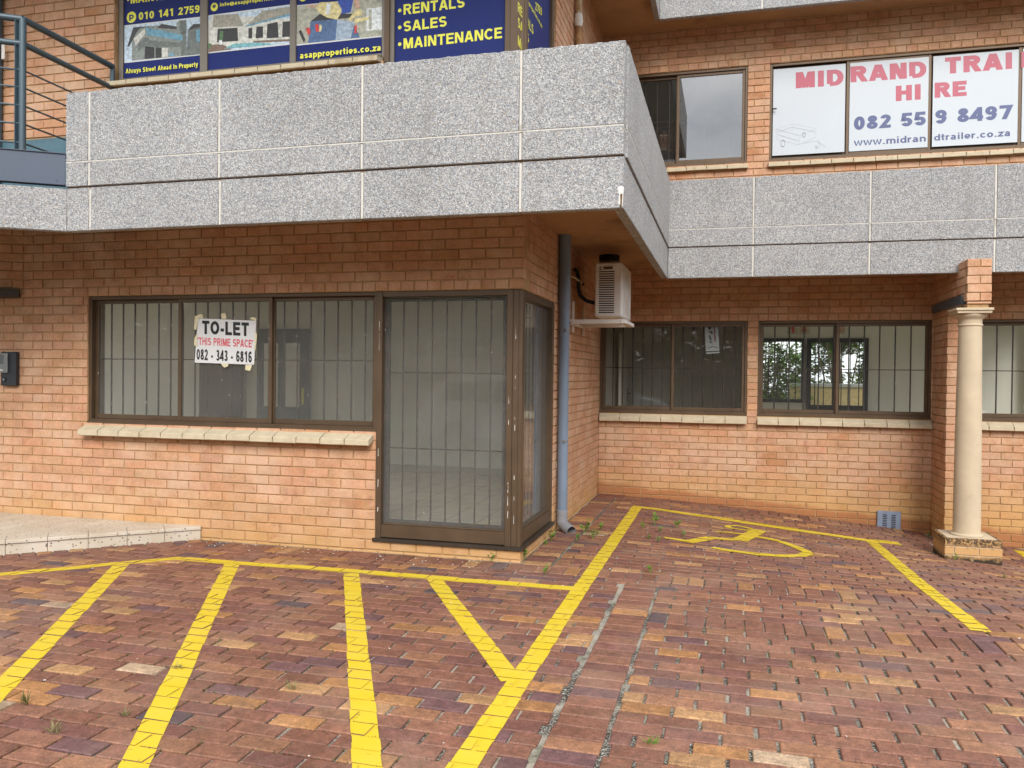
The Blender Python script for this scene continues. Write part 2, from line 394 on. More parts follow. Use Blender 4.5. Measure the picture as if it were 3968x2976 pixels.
# ------------------------------------------------------------------ text (own plain grotesque stroke lettering)
def arc(cx, cy, rx, ry, a0, a1, n=10): return [(cx+rx*math.cos(R_(a0+(a1-a0)*i/n)), cy+ry*math.sin(R_(a0+(a1-a0)*i/n))) for i in range(n+1)]
def glyph(ch, h):
    """advance width and list of (centre line, closed) for cap height 1 and half stroke h"""
    T, x = 1-h, .72                      # top centre line, x-height
    xt = x-h; U = 1.12; D = -.12
    bowl = lambda w, c=.0: [(arc(w/2, x/2, w/2-h, x/2-h, 0, 360, 20)[:-1], True)]
    g = {
     ' ': (.32, []), 'I': (h*2+.06, [([(h+.03, D), (h+.03, U)], 0)]), 'T': (.66, [([(0, T), (.66, T)], 0), ([(.33, D), (.33, T)], 0)]),
     'L': (.60, [([(h, U), (h, h), (.60, h)], 0)]), 'E': (.64, [([(.64, T), (h, T), (h, h), (.64, h)], 0), ([(h, .52), (.58, .52)], 0)]),
     'H': (.72, [([(h, D), (h, U)], 0), ([(.72-h, D), (.72-h, U)], 0), ([(h, .53), (.72-h, .53)], 0)]),
     'O': (.80, [(arc(.40, .5, .40-h, .5-h, 0, 360, 24)[:-1], 1)]), 'C': (.74, [(arc(.40, .5, .40-h, .5-h, 42, 318, 20), 0)]),
     'S': (.66, [(arc(.33, .5+(.5-h)/2, .33-h, (.5-h)/2, 25, 270, 12)+arc(.33, .5-(.5-h)/2, .33-h, (.5-h)/2, 90, -155, 12)[1:], 0)]),
     'P': (.66, [([(h, D), (h, T), (.40, T)]+arc(.40, .70, .26-h, T-.70, 90, -90, 10)[1:]+[(h, 1.40-T)], 0)]),
     'R': (.72, [([(h, D), (h, T), (.42, T)]+arc(.42, .71, .27-h, T-.71, 90, -90, 10)[1:]+[(h, 1.42-T)], 0), ([(.36, 1.42-T), (.66, -.10)], 0)]),
     'M': (.84, [([(h, D), (h, U)], 0), ([(.84-h, D), (.84-h, U)], 0), ([(h*1.2, 1.12), (.42, .02)], 0), ([(.84-h*1.2, 1.12), (.42, .02)], 0)]),
     'A': (.76, [([(.03+h*.3, D), (.38, 1.06)], 0), ([(.73-h*.3, D), (.38, 1.06)], 0), ([(.2, .30), (.56, .30)], 0)]),
     'D': (.72, [([(h, h), (h, T), (.34, T)]+arc(.34, .5, .38-h, T-.5, 90, -90, 14)[1:]+[(h, h)], 0)]),
     'N': (.72, [([(h, D), (h, U)], 0), ([(.72-h, D), (.72-h, U)], 0), ([(h*1.1, 1.08), (.72-h*1.1, -.08)], 0)]),
     'X': (.70, [([(.04, D), (.66, U)], 0), ([(.66, D), (.04, U)], 0)]),
     '0': (.56, [(arc(.28, .5, .28-h, .5-h, 0, 360, 22)[:-1], 1)]), '1': (.56, [([(.34, D), (.34, U)], 0), ([(.10, .74), (.36, .96)], 0)]),
     '2': (.56, [(arc(.28, .70, .27-h, .30-h, 170, -35, 12)+[(.06+h*.6, h), (.56, h)], 0)]),
     '3': (.56, [(arc(.27, .74, .25-h, .26-h, 160, -80, 10)+arc(.27, .27, .28-h, .27-h, 85, -160, 12), 0)]),
     '4': (.58, [([(.42, D), (.42, U)], 0), ([(.44, .98), (.05, .28), (.58, .28)], 0)]),
     '5': (.56, [([(.52, T), (.14, T), (.10, .50)]+arc(.27, .32, .28-h, .32-h, 125, -160, 14), 0)]),
     '6': (.56, [(arc(.28, .31, .28-h, .31-h, 0, 360, 18)[:-1], 1), (arc(.30, .52, .30-h, .48-h, 180, 40, 10), 0)]),
     '7': (.56, [([(.02, T), (.52, T), (.20, D)], 0)]),
     '8': (.56, [(arc(.28, .27, .28-h, .27-h, 0, 360, 18)[:-1], 1), (arc(.28, .75, .24-h, .25-h, 0, 360, 16)[:-1], 1)]),
     '9': (.56, [(arc(.28, .69, .28-h, .31-h, 0, 360, 18)[:-1], 1), (arc(.26, .48, .30-h, .48-h, 0, -140, 10), 0)]),
     '-': (.34, [([(.02, .36), (.32, .36)], 0)]), '.': (h*2+.08, [([(h+.04, 0), (h+.04, h*2)], 0)]), "'": (.16, [([(.09, .72), (.11, 1.0)], 0)]), '\u2022': (.42, [([(.08, .45), (.30, .45)], 0)]),
     '@': (.95, [(arc(.48, .36, .46-h*.6, .46-h*.6, -60, 300, 24), 0), (arc(.48, .36, .20, .20, 0, 360, 16)[:-1], 1)]),
     'a': (.56, [(arc(.25, .21, .25-h, .21-h*.7, 0, 360, 14)[:-1], 1), ([(.50-h, 0)]+[(.50-h, .45)]+arc(.26, .48, .24-h, xt-.48, 10, 160, 8), 0)]),
     'b': (.58, bowl(.58)+[([(h, 0), (h, U)], 0)]), 'd': (.58, bowl(.58)+[([(.58-h, 0), (.58-h, U)], 0)]), 'p': (.58, bowl(.58)+[([(h, -.26), (h, x)], 0)]), 'o': (.58, bowl(.58)),
     'e': (.56, [([(h, x/2-.02), (.56-h, x/2-.02)]+arc(.28, x/2, .28-h, x/2-h, 5, 315, 18), 0)]), 'c': (.54, [(arc(.29, x/2, .29-h, x/2-h, 45, 315, 16), 0)]),
     'f': (.34, [([(.16, 0), (.16, .80)]+arc(.16+.16, .80, .16, .20-h, 180, 90, 6), 0), ([(0, x-h), (.34, x-h)], 0)]),
     'h': (.56, [([(h, 0), (h, U)], 0), ([(h, .40)]+arc(.28, xt-.20, .28-h, .20, 180, 0, 10)+[(.56-h, 0)], 0)]), 'n': (.56, [([(h, 0), (h, x)], 0), ([(h, .40)]+arc(.28, xt-.20, .28-h, .20, 180, 0, 10)+[(.56-h, 0)], 0)]),
     'r': (.36, [([(h, 0), (h, x)], 0), (arc(.36, xt-.24, .36-h, .24, 170, 92, 6), 0)]), 'm': (.86, [([(h, 0), (h, x)], 0), ([(h, .40)]+arc(.26, xt-.18, .26-h, .18, 180, 0, 8)+[(.52-h, 0)], 0), ([(.52-h, .40)]+arc(.60, xt-.18, .26-h, .18, 180, 0, 8)+[(.86-h, 0)], 0)]),
     'i': (h*2+.06, [([(h+.03, 0), (h+.03, x)], 0), ([(h+.03, .86), (h+.03, U)], 0)]), 'l': (h*2+.06, [([(h+.03, 0), (h+.03, U)], 0)]),
     's': (.50, [(arc(.25, x/2+(x/2-h)/2, .25-h, (x/2-h)/2, 25, 270, 10)+arc(.25, x/2-(x/2-h)/2, .25-h, (x/2-h)/2, 90, -155, 10)[1:], 0)]),
     't': (.34, [([(.15, .95), (.15, .18)]+arc(.29, .18, .14, .18-h, 180, 275, 6), 0), ([(0, x-h), (.34, x-h)], 0)]), 'w': (.80, [([(.04, .76), (.22, 0), (.40, .72), (.58, 0), (.76, .76)], 0)]),
     'y': (.54, [([(.05, .76), (.29, .06)], 0), ([(.50, .76), (.24, -.14), (.06, -.20)], 0)]), 'v': (.54, [([(.04, .76), (.27, 0), (.50, .76)], 0)]), 'u': (.56, [([(h, x)]+arc(.28, h+.20, .28-h, .20, 180, 360, 10), 0), ([(.56-h, 0), (.56-h, x)], 0)]),
     'z': (.50, [([(.02, x-h), (.44, x-h), (.08, h), (.50, h)], 0)]), 'g': (.58, bowl(.58)+[([(.58-h, x), (.58-h, 0)]+arc(.29, -.02, .29-h, .24-h, 0, -150, 8), 0)])}
    return g[ch]
def ribbon(pts, t, closed):
    P = [np.array(p, float) for i, p in enumerate(pts) if i == 0 or math.hypot(p[0]-pts[i-1][0], p[1]-pts[i-1][1]) > 1e-4]; n = len(P); L_ = []
    for i in range(n):
        a = P[i-1] if (closed or i) else None; b = P[(i+1) % n] if (closed or i < n-1) else None
        d0 = (P[i]-a)/np.linalg.norm(P[i]-a) if a is not None else None; d1 = (b-P[i])/np.linalg.norm(b-P[i]) if b is not None else None
        d0 = d1 if d0 is None else d0; d1 = d0 if d1 is None else d1
        m = d0+d1; m = m/max(1e-6, np.linalg.norm(m)); nn = np.array([-m[1], m[0]]); k = min(2.2, 1/max(.3, nn @ np.array([-d0[1], d0[0]])))
        L_.append((P[i]+nn*t*k, P[i]-nn*t*k))
    r = range(n) if closed else range(n-1)
    return [[tuple(L_[i][0]), tuple(L_[i][1]), tuple(L_[(i+1) % n][1]), tuple(L_[(i+1) % n][0])] for i in r]
def text_geo(body, h=.095):
    out = []; x = 0
    for ch in body:
        w, strokes = glyph(ch, h); desc = ch in 'pgy'
        for k, (pts, cl) in enumerate(strokes):
            for q in ribbon([(p[0]+x, p[1]) for p in pts], h, bool(cl)):
                q = q if sum(q[i][0]*q[(i+1) % 4][1]-q[(i+1) % 4][0]*q[i][1] for i in range(4)) > 0 else q[::-1]
                q = paving_clip(q, (0, -.3 if desc or ch == '@' else 0), (1, -.3 if desc or ch == '@' else 0)); 
                if len(q) > 2: q = paving_clip(q, (1, 1), (0, 1))
                if len(q) > 2: out.append((q, k))
        x += w+.10
    return out, x-.10
def paving_clip(poly, a, b):
    """clip convex polygon to the half plane left of a->b"""
    out = []; n = len(poly); dx, dy = b[0]-a[0], b[1]-a[1]
    sd = [dx*(p[1]-a[1])-dy*(p[0]-a[0]) for p in poly]
    for i in range(n):
        j = (i+1) % n
        if sd[i] >= 0: out.append(poly[i])
        if sd[i]*sd[j] < 0:
            t = sd[i]/(sd[i]-sd[j]); out.append((poly[i][0]+t*(poly[j][0]-poly[i][0]), poly[i][1]+t*(poly[j][1]-poly[i][1])))
    return out
def text_on(name, body, bl, br, tl, mat, parent, off, base=None, bold=.095):
    """lettering whose box runs from bl to br along the baseline and to tl at cap height; off = lift vector off the surface"""
    geo, wid = text_geo(body, bold); bl, br, tl = (np.asarray(p, float) for p in (bl, br, tl)); off = np.asarray(off, float); V = []; Fq = []
    for qi, (q, k) in enumerate(geo):
        n0 = len(V)
        for p in q: V.append(bl + p[0]/wid*(br-bl) + p[1]*(tl-bl) + off*(1+.08*k+.012*qi))
        Fq.append(tuple(range(n0, len(V))))
    return mesh_obj(name, V, Fq, mat, parent, base=base)
def flat(name, pts, mat, parent, off, base=None):
    P = [np.asarray(p, float)+np.asarray(off) for p in pts]
    return mesh_obj(name, P, [tuple(range(len(P)))], mat, parent, base=base)

# ------------------------------------------------------------------ brick work
CO, BP, JT = .085, .234, .010
ZL = 2.19                                # lintel line; courses are counted from here
BR_COL = [(.53,.292,.172), (.54,.304,.184), (.52,.278,.160), (.535,.297,.177), (.55,.318,.196), (.515,.268,.152), (.53,.287,.167)]
def brick_colour(r):
    c = r.choice(BR_COL); k = r.uniform(.94, 1.06)
    if r.random() < .02: c = (.46, .225, .115)
    return tuple(x*k*r.uniform(.97, 1.03) for x in c)
def chamfer_plate(L_, h, dep=.03, c=.0035):
    x, z = L_/2, h/2; xi, zi = x-c, z-c
    v = [(-xi,0,-zi),(xi,0,-zi),(xi,0,zi),(-xi,0,zi),(-x,c,-z),(x,c,-z),(x,c,z),(-x,c,z),(-x,dep,-z),(x,dep,-z),(x,dep,z),(-x,dep,z)]
    f = [(0,1,2,3),(4,5,1,0),(5,6,2,1),(6,7,3,2),(7,4,0,3),(8,9,5,4),(9,10,6,5),(10,11,7,6),(11,8,4,7)]
    return np.array(v), f
PLATES = {}
def plate_mesh(L_, h, mat, dep=.03):
    k = (round(L_, 3), round(h, 3), mat, dep)
    if k not in PLATES:
        v, f = chamfer_plate(k[0], k[1], dep); me = bpy.data.meshes.new('brick'); me.from_pydata([tuple(p) for p in v], [], f)
        me.materials.append(M[mat]); PLATES[k] = me
    return PLATES[k]
class WallFrame:
    """u along the wall, w inward, z up"""
    def __init__(s, org, U, W):
        s.o = np.array([*org, 0.0]); s.U = np.array([*U, 0.0]); s.W = np.array([*W, 0.0]); s.ang = math.atan2(U[1], U[0])
    def p(s, u, w, z): return s.o + u*s.U + w*s.W + np.array([0, 0, z])
def subtract(iv, cuts):
    out = [iv]
    for a, b in cuts:
        nx = []
        for s, e in out:
            if b <= s or a >= e: nx.append((s, e)); continue
            if a > s: nx.append((s, a))
            if b < e: nx.append((b, e))
        out = nx
    return [q for q in out if q[1]-q[0] > .02]
def wall_slab(F, u0, u1, z0, z1, opens, w0, w1, name, mat, parent):
    us = sorted({u0, u1, *[x for o in opens for x in o[:2] if u0 < x < u1]}); zs = sorted({z0, z1, *[x for o in opens for x in o[2:] if z0 < x < z1]})
    g = G()
    for i in range(len(us)-1):
        run = None
        for j in range(len(zs)-1):
            cu, cz = (us[i]+us[i+1])/2, (zs[j]+zs[j+1])/2
            hole = any(o[0] < cu < o[1] and o[2] < cz < o[3] for o in opens)
            if not hole:
                q = [F.p(a, b, c) for a, b, c in ((us[i],w0,zs[j]),(us[i+1],w0,zs[j]),(us[i+1],w1,zs[j]),(us[i],w1,zs[j]))]
                g.prism(q, (0, 0, zs[j+1]-zs[j]))
    return g.obj(name, mat, parent)
def make_bricks(F, u0, u1, z0, z1, opens, heads=(), phase=0., seed=1, corner=0):
    r = random.Random(seed); out = []
    k0 = math.floor((z0-ZL)/CO); k1 = math.ceil((z1-ZL)/CO)
    for k in range(k0, k1):
        a, b = ZL+k*CO+JT/2, ZL+(k+1)*CO-JT/2
        a, b = max(a, z0), min(b, z1)
        if b-a < .018: continue
        mid = (a+b)/2
        cuts = [(o[0], o[1]) for o in opens if o[2] < mid < o[3]]
        hcut = [(h[0], h[1]) for h in heads if abs(h[2]-(ZL+k*CO)) < .02]
        n0 = math.floor((u0-phase)/BP)-1
        cells = []
        off = phase + (BP/2 if k % 2 else 0)
        u = off + n0*BP
        while u < u1:
            cells += [(max(s, u0), min(e, u1)) for s, e in subtract((u+JT/2, u+BP-JT/2), cuts + hcut)]
            u += BP
        for h in hcut:
            n = max(1, round((h[1]-h[0])/(BP/2))); w = (h[1]-h[0])/n
            cells += [(h[0]+i*w+JT/2, h[0]+(i+1)*w-JT/2) for i in range(n) if h[0]+i*w >= u0-.01 and h[0]+(i+1)*w <= u1+.01]
        for s, e in cells:
            if e-s < .02: continue
            out.append(((s+e)/2 + r.uniform(-.0015,.0015), mid + r.uniform(-.001,.001), e-s, b-a, r.uniform(-.0015,.0025), r.uniform(-.006,.006), brick_colour(r), .106 if corner and (abs(e-u1) < .001 if corner > 0 else abs(s-u0) < .001) else .03))
    return out
BRICK_POOL = []       # every brick of the building: (projected size, wall part, frame, brick data)
def register(F, wall, bricks):
    for q in bricks:
        P = F.p(q[0], 0, q[1]); x, y, dd = topx(P)
        vis = -30 < x < 3998 and -30 < y < 3006 and dd > .1
        BRICK_POOL.append(((q[2]*q[3]/dd**2 if vis else 0), wall, F, q))
def emit_brick(wall, F, q, mat='brick'):
    u, z, L_, h, lift, tw, c, dep = q
    o = bpy.data.objects.new('brick', plate_mesh(L_ if abs(L_-.224) > .002 else .224, h, mat, dep)); link(o)
    o.location = F.p(u, -lift, z); o.rotation_euler = (0, tw, F.ang); o.color = (*c, 1); o.parent = wall
    return o
def joined_plates(name, items, mat, parent):
    V = []; Fc = []; C = []
    for (P3, rotm, L_, h, c, dep) in items:
        v, f = chamfer_plate(L_, h, dep); v = v @ rotm.T + P3; k = len(V)
        V += [tuple(x) for x in v]; Fc += [tuple(i+k for i in t) for t in f]; C += [c]*len(v)
    o = mesh_obj(name, V, Fc, mat, parent)
    at = o.data.color_attributes.new('col', 'FLOAT_COLOR', 'POINT')
    at.data.foreach_set('color', np.array([(*c, 1) for c in C], dtype=np.float32).ravel())
    o['kind'] = 'stuff'; return o

# ================================================================== GROUND
FAR = 90
def paving_clip(poly, a, b):
    """clip convex polygon to the half plane left of a->b"""
    out = []; n = len(poly); dx, dy = b[0]-a[0], b[1]-a[1]
    sd = [dx*(p[1]-a[1])-dy*(p[0]-a[0]) for p in poly]
    for i in range(n):
        j = (i+1) % n
        if sd[i] >= 0: out.append(poly[i])
        if sd[i]*sd[j] < 0:
            t = sd[i]/(sd[i]-sd[j]); out.append((poly[i][0]+t*(poly[j][0]-poly[i][0]), poly[i][1]+t*(poly[j][1]-poly[i][1])))
    return out
def area(p): return abs(sum(p[i][0]*p[(i+1) % len(p)][1]-p[(i+1) % len(p)][0]*p[i][1] for i in range(len(p))))/2

xs = np.arange(-9, 9.01, .3); ys = np.arange(-13, 4.3, .15)
V = [(x, y, H(x, y)-.012) for y in ys for x in xs]; n = len(xs)
Fq = [(j*n+i, j*n+i+1, (j+1)*n+i+1, (j+1)*n+i) for j in range(len(ys)-1) for i in range(n-1)]
paving = struct(mesh_obj('brick_paving', V, Fq, 'sand'), 'weathered clay brick paving with sandy joints in the parking yard')

PV_COL = [((.190,.080,.050), 34), ((.215,.096,.058), 26), ((.165,.068,.050), 15), ((.24,.112,.060), 12), ((.32,.150,.056), 9), ((.35,.19,.085), 4), ((.125,.060,.058), 4), ((.085,.056,.060), 1.2), ((.36,.25,.16), 1)]
prng = random.Random(11)
def paver_colour():
    c = prng.choices([q[0] for q in PV_COL], [q[1] for q in PV_COL])[0]; k = prng.uniform(.86, 1.14)
    return tuple(x*k for x in c)
STEP_A, STEP_B = np.array([-2.99, -.012]), np.array([-4.1, -1.03])       # foot of the step riser
sdir = (STEP_B-STEP_A)/np.linalg.norm(STEP_B-STEP_A); snor = np.array([-sdir[1], sdir[0]])   # snor points away from the step
if snor[0] < 0: snor = -snor
PAV = []        # (poly ccw, rect or None, colour)
def pav(x0, x1, y0, y1, clip=True):
    if x1-x0 < .02 or y1-y0 < .02: return
    p = [(x0, y0), (x1, y0), (x1, y1), (x0, y1)]; rect = True
    if clip and x0 < -2.6 and y1 > -6:
        a = STEP_A + snor*.125 - sdir*.6; b = STEP_B + snor*.125 + sdir*6
        s0 = min((q[0]-a[0])*snor[0]+(q[1]-a[1])*snor[1] for q in p); s1 = max((q[0]-a[0])*snor[0]+(q[1]-a[1])*snor[1] for q in p)
        if s1 <= .01: return
        if s0 < 0:
            q = paving_clip(p, tuple(b), tuple(a))
            q2 = paving_clip(p, tuple(a), tuple(b))
            cen = lambda P: (sum((t[0]-a[0])*snor[0]+(t[1]-a[1])*snor[1] for t in P)/max(1, len(P)))
            p = q if len(q) > 2 and cen(q) > 0 else q2; rect = False
            if len(p) < 3 or area(p) < .002: return
    PAV.append((p, rect, paver_colour()))
def jit(s=.0022): return prng.uniform(-s, s)
def running(x0, x1, y0, y1, pitch=.115, seed=0):
    nrow = max(1, round((y1-y0)/pitch)); ph = (y1-y0)/nrow
    for k in range(nrow):
        ya, yb = y0+k*ph+.0045, y0+(k+1)*ph-.005
        off = (.1175 if k % 2 else 0) + prng.uniform(-.02, .02); x = x0 - off
        while x < x1:
            a, b = max(x, x0)+.006+jit(.003), min(x+.235, x1)-.010+jit(.003)
            pav(a, b, ya+jit(.0012), yb+jit(.0012)); x += .235
def soldier(x0, x1, y0, y1, w=.117):
    n = max(1, round((x1-x0)/w)); w = (x1-x0)/n
    for k in range(n): pav(x0+k*w+.004+jit(), x0+(k+1)*w-.005+jit(), y0+.003+jit(), y1-.003+jit())
def stack(x0, x1, y0, y1, p=.114):
    n = max(1, round((y1-y0)/p)); p = (y1-y0)/n
    for k in range(n): pav(x0+.004+jit(.004), x1-.004+jit(.004), y0+k*p+.003+jit(.001), y0+(k+1)*p-.003+jit(.001))
XL, XR, YN = -5.6, 5.7, -5.0
soldier(-3.0, .29, -.295, -.065); soldier(.29, XR, -.295, -.065)
running(XL, .885, YN, -.41); running(XL, XR, -.41, -.295)
stack(.905, 1.14, YN, -.41)
running(1.152, XR, -1.10, -.41); soldier(1.152, XR, -1.33, -1.10); running(1.152, XR, YN, -1.33)
stack(.02, .262, -.065, 3.80); running(.275, XR, -.065, 3.80); soldier(.02, XR, 3.80, 4.05)
# header row laid along the foot of the step
for k in range(int(4.2/.117)):
    a = STEP_A + sdir*(k*.117+.004); b = STEP_A + sdir*((k+1)*.117-.006)
    p = [tuple(a+snor*.012), tuple(b+snor*.012), tuple(b+snor*.118), tuple(a+snor*.118)]
    if sum(p[i][0]*p[(i+1) % 4][1]-p[(i+1) % 4][0]*p[i][1] for i in range(4)) < 0: p = p[::-1]
    PAV.append((p, False, paver_colour()))
# keep pavers out of the column plinth and from under the building
PAV = [q for q in PAV if not (3.66 < np.mean([t[0] for t in q[0]]) < 4.23 and 2.42 < np.mean([t[1] for t in q[0]]) < 3.0)]
PAV = [q for q in PAV if not (np.mean([t[1] for t in q[0]]) > -.06 and np.mean([t[0] for t in q[0]]) < 0)]
PAV = [q for q in PAV if not (np.mean([t[1] for t in q[0]]) > 3.4 and 3.9 < np.mean([t[0] for t in q[0]]) < 4.2)]

def paver_top(p):
    cx = sum(q[0] for q in p)/len(p); cy = sum(q[1] for q in p)/len(p); e = .06
    gx = (H(cx+e, cy)-H(cx-e, cy))/(2*e) + prng.gauss(0, .006); gy = (H(cx, cy+e)-H(cx, cy-e))/(2*e) + prng.gauss(0, .010)
    return cx, cy, H(cx, cy)+prng.uniform(-.0015, .0022), gx, gy
PAVT = [paver_top(q[0]) for q in PAV]
def paver_geo(p, T, c=.0045, dep=.03):
    cx, cy, cz, gx, gy = T; n = len(p); inn = []
    for i in range(n):
        q = np.array(p[i]); a = np.array(p[i-1]); b = np.array(p[(i+1) % n])
        u1 = (a-q)/np.linalg.norm(a-q); u2 = (b-q)/np.linalg.norm(b-q); inn.append(q+(u1+u2)*c)
    z = lambda q: cz+gx*(q[0]-cx)+gy*(q[1]-cy)
    v = [(*q, z(q)) for q in inn] + [(*q, z(q)-c) for q in p] + [(*q, z(q)-dep) for q in p]
    f = [tuple(range(n))] + [(n+i, n+(i+1) % n, (i+1) % n, i) for i in range(n)] + [(2*n+i, 2*n+(i+1) % n, n+(i+1) % n, n+i) for i in range(n)]
    return v, f
def show(i):
    T = PAVT[i]; x, y, dd = topx((T[0], T[1], T[2]))
    if not (-20 < x < 3990 and 0 < y < 2996 and dd > .3): return 0
    return area(PAV[i][0])*(CAM[2]-T[2])/dd**3
order = sorted(range(len(PAV)), key=show, reverse=True)
single = set(order[:300])
PM = {}
for i in order[:300]:
    p, rect, c = PAV[i]; T = PAVT[i]
    v, f = paver_geo([(q[0]-T[0], q[1]-T[1]) for q in p], (0, 0, 0, T[3], T[4]))
    me = bpy.data.meshes.new('paver'); me.from_pydata(v, [], f); me.materials.append(M['paver'])
    o = bpy.data.objects.new('paver', me); link(o); o.location = (T[0], T[1], T[2]); o.color = (*c, 1); o.parent = paving
V = []; Fq = []; C = []
for i in range(len(PAV)):
    if i in single: continue
    v, f = paver_geo(PAV[i][0], PAVT[i]); k = len(V); V += v; Fq += [tuple(a+k for a in t) for t in f]; C += [PAV[i][2]]*len(v)
o = mesh_obj('pavers', V, Fq, 'paver_s', paving); o['kind'] = 'stuff'
at = o.data.color_attributes.new('col', 'FLOAT_COLOR', 'POINT'); at.data.foreach_set('color', np.array([(*c, 1) for c in C], dtype=np.float32).ravel())

# ---- yellow markings: real paint lying on each paver, and a worn layer down in the joints
PBOX = [(min(q[0] for q in p[0]), max(q[0] for q in p[0]), min(q[1] for q in p[0]), max(q[1] for q in p[0])) for p in PAV]
def ccw(q): return q if sum(q[i][0]*q[(i+1) % len(q)][1]-q[(i+1) % len(q)][0]*q[i][1] for i in range(len(q))) > 0 else q[::-1]
MARKN = [0]
def marking(name, quads, label):
    V = []; Fq = []; Vj = []; Fj = []; MARKN[0] += 1
    for qi, Q in enumerate(quads):
        zo = MARKN[0]*.00025 + qi*.00006
        Q = ccw([tuple(q) for q in Q]); bx = (min(q[0] for q in Q), max(q[0] for q in Q), min(q[1] for q in Q), max(q[1] for q in Q))
        for i, (p, rect, c) in enumerate(PAV):
            b = PBOX[i]
            if b[1] < bx[0] or b[0] > bx[1] or b[3] < bx[2] or b[2] > bx[3]: continue
            jx, jy = prng.uniform(-.003, .003), prng.uniform(-.003, .003)
            q = [(t[0]+jx, t[1]+jy) for t in Q]; cp = list(ccw(p)); cen = (sum(t[0] for t in cp)/len(cp), sum(t[1] for t in cp)/len(cp))
            cp = [(cen[0]+(t[0]-cen[0])*.995, cen[1]+(t[1]-cen[1])*.985) for t in cp]
            for k in range(len(cp)):
                q = paving_clip(q, cp[k], cp[(k+1) % len(cp)])
                if len(q) < 3: break
            if len(q) < 3 or area(q) < 2e-5: continue
            cx, cy, cz, gx, gy = PAVT[i]; k = len(V)
            V += [(t[0], t[1], cz+gx*(t[0]-cx)+gy*(t[1]-cy)+.0008+zo) for t in q]; Fq.append(tuple(range(k, k+len(q))))
        n = 24; k = len(Vj)                           # joint layer, cut in slices so that it follows the fall of the ground
        for s in range(n+1):
            for e0, e1 in ((Q[0], Q[3]), (Q[1], Q[2])):
                t = s/n; x = e0[0]+(e1[0]-e0[0])*t; y = e0[1]+(e1[1]-e0[1])*t; Vj.append((x, y, H(x, y)-.0026+zo))
        Fj += [(k+2*s, k+2*s+1, k+2*s+3, k+2*s+2) for s in range(n)]
    o = mesh_obj(name, V, Fq, 'paint'); struct(o, label)
    j = mesh_obj('paint_in_joints', Vj, Fj, 'paint_j', o)
    return o
def strip(pts, w):
    P = [np.array(p[:2], float) for p in pts]; out = []; Ls = []; n = len(P)
    for i in range(n):
        t = P[min(i+1, n-1)]-P[max(i-1, 0)]; t /= np.linalg.norm(t); m = np.array([-t[1], t[0]]); ww = w if not isinstance(w, (list, tuple)) else w[i]
        Ls.append((P[i]+m*ww/2, P[i]-m*ww/2))
    return [(Ls[i][0], Ls[i][1], Ls[i+1][1], Ls[i+1][0]) for i in range(n-1)]
k_ = 1.79385
def gp(x, y): return gnd(x*k_, y*k_)[:2]
lw = .115
marking('parking_line', strip([gp(-60, 1247), gp(0, 1241), (-2.70, -.74), (-1.0, -.70), (.585, -.69)], lw), 'yellow line running past the bay front and bending towards the step')
marking('parking_line', strip([(-2.95, -1.06), (-1.70, -3.31), (-1.0, -4.6)], lw), 'yellow hatch bar beginning beside the bend of the long line')
marking('parking_line', strip([(-2.16, -.76), (-.56, -3.78), (-.1, -4.65)], lw), 'yellow hatch bar slanting from the middle of the left window')
marking('parking_line', strip([(-1.13, -.76), (.30, -3.53), (.85, -4.6)], lw), 'yellow hatch bar starting below the glass door side of the sill')
marking('parking_line', strip([(-.46, -.75), (.60, -2.50)], lw), 'short yellow hatch bar joining the long bay divider line')
marking('parking_line', strip([(.605, 3.24), (.62, -.91), (.64, -2.73), (.655, -4.7)], lw), 'long straight yellow divider line beside the drainpipe')
marking('parking_line', strip([(.55, 3.17), (1.77, 3.09), (3.07, 3.05), (3.43, 3.13)], .14), 'yellow line closing the disabled bay along the rear wall')
marking('parking_line', strip([(3.13, 3.0), (3.09, .53), (3.10, -.28), (3.12, -.92)], lw), 'yellow divider line beside the cream column')
marking('parking_line', strip([gnd(3945, 2134)[:2], gnd(4200, 2260)[:2]], .1), 'yellow line end beyond the column plinth')
def wq(x, y): return gnd(2520+x/1.814, 1940+y/1.814)[:2]
wh = []
wh += strip([wq(100, 260), wq(275, 289), wq(420, 263), wq(560, 272), wq(640, 275)], [.06, .14, .13, .12, .12])
wh += strip([wq(630, 282), wq(700, 243), wq(770, 210)], .15)
wh += strip([wq(720, 213), wq(640, 205), wq(575, 194), wq(540, 186), wq(550, 178), wq(610, 179), wq(690, 195), wq(750, 212)], .07)
wh += strip([wq(455, 220), wq(560, 225), wq(650, 236)], [.03, .06, .07])
wh += strip([wq(720, 250), wq(820, 266), wq(920, 290), wq(1020, 325), wq(1090, 355), wq(1110, 372), wq(1060, 387), wq(980, 391), wq(890, 389), wq(760, 379), wq(600, 358), wq(500, 343), wq(430, 332)], [.10, .10, .10, .10, .10, .10, .11, .11, .11, .11, .10, .10, .05])
marking('wheelchair_symbol', wh, 'yellow wheelchair symbol painted inside the disabled parking bay')

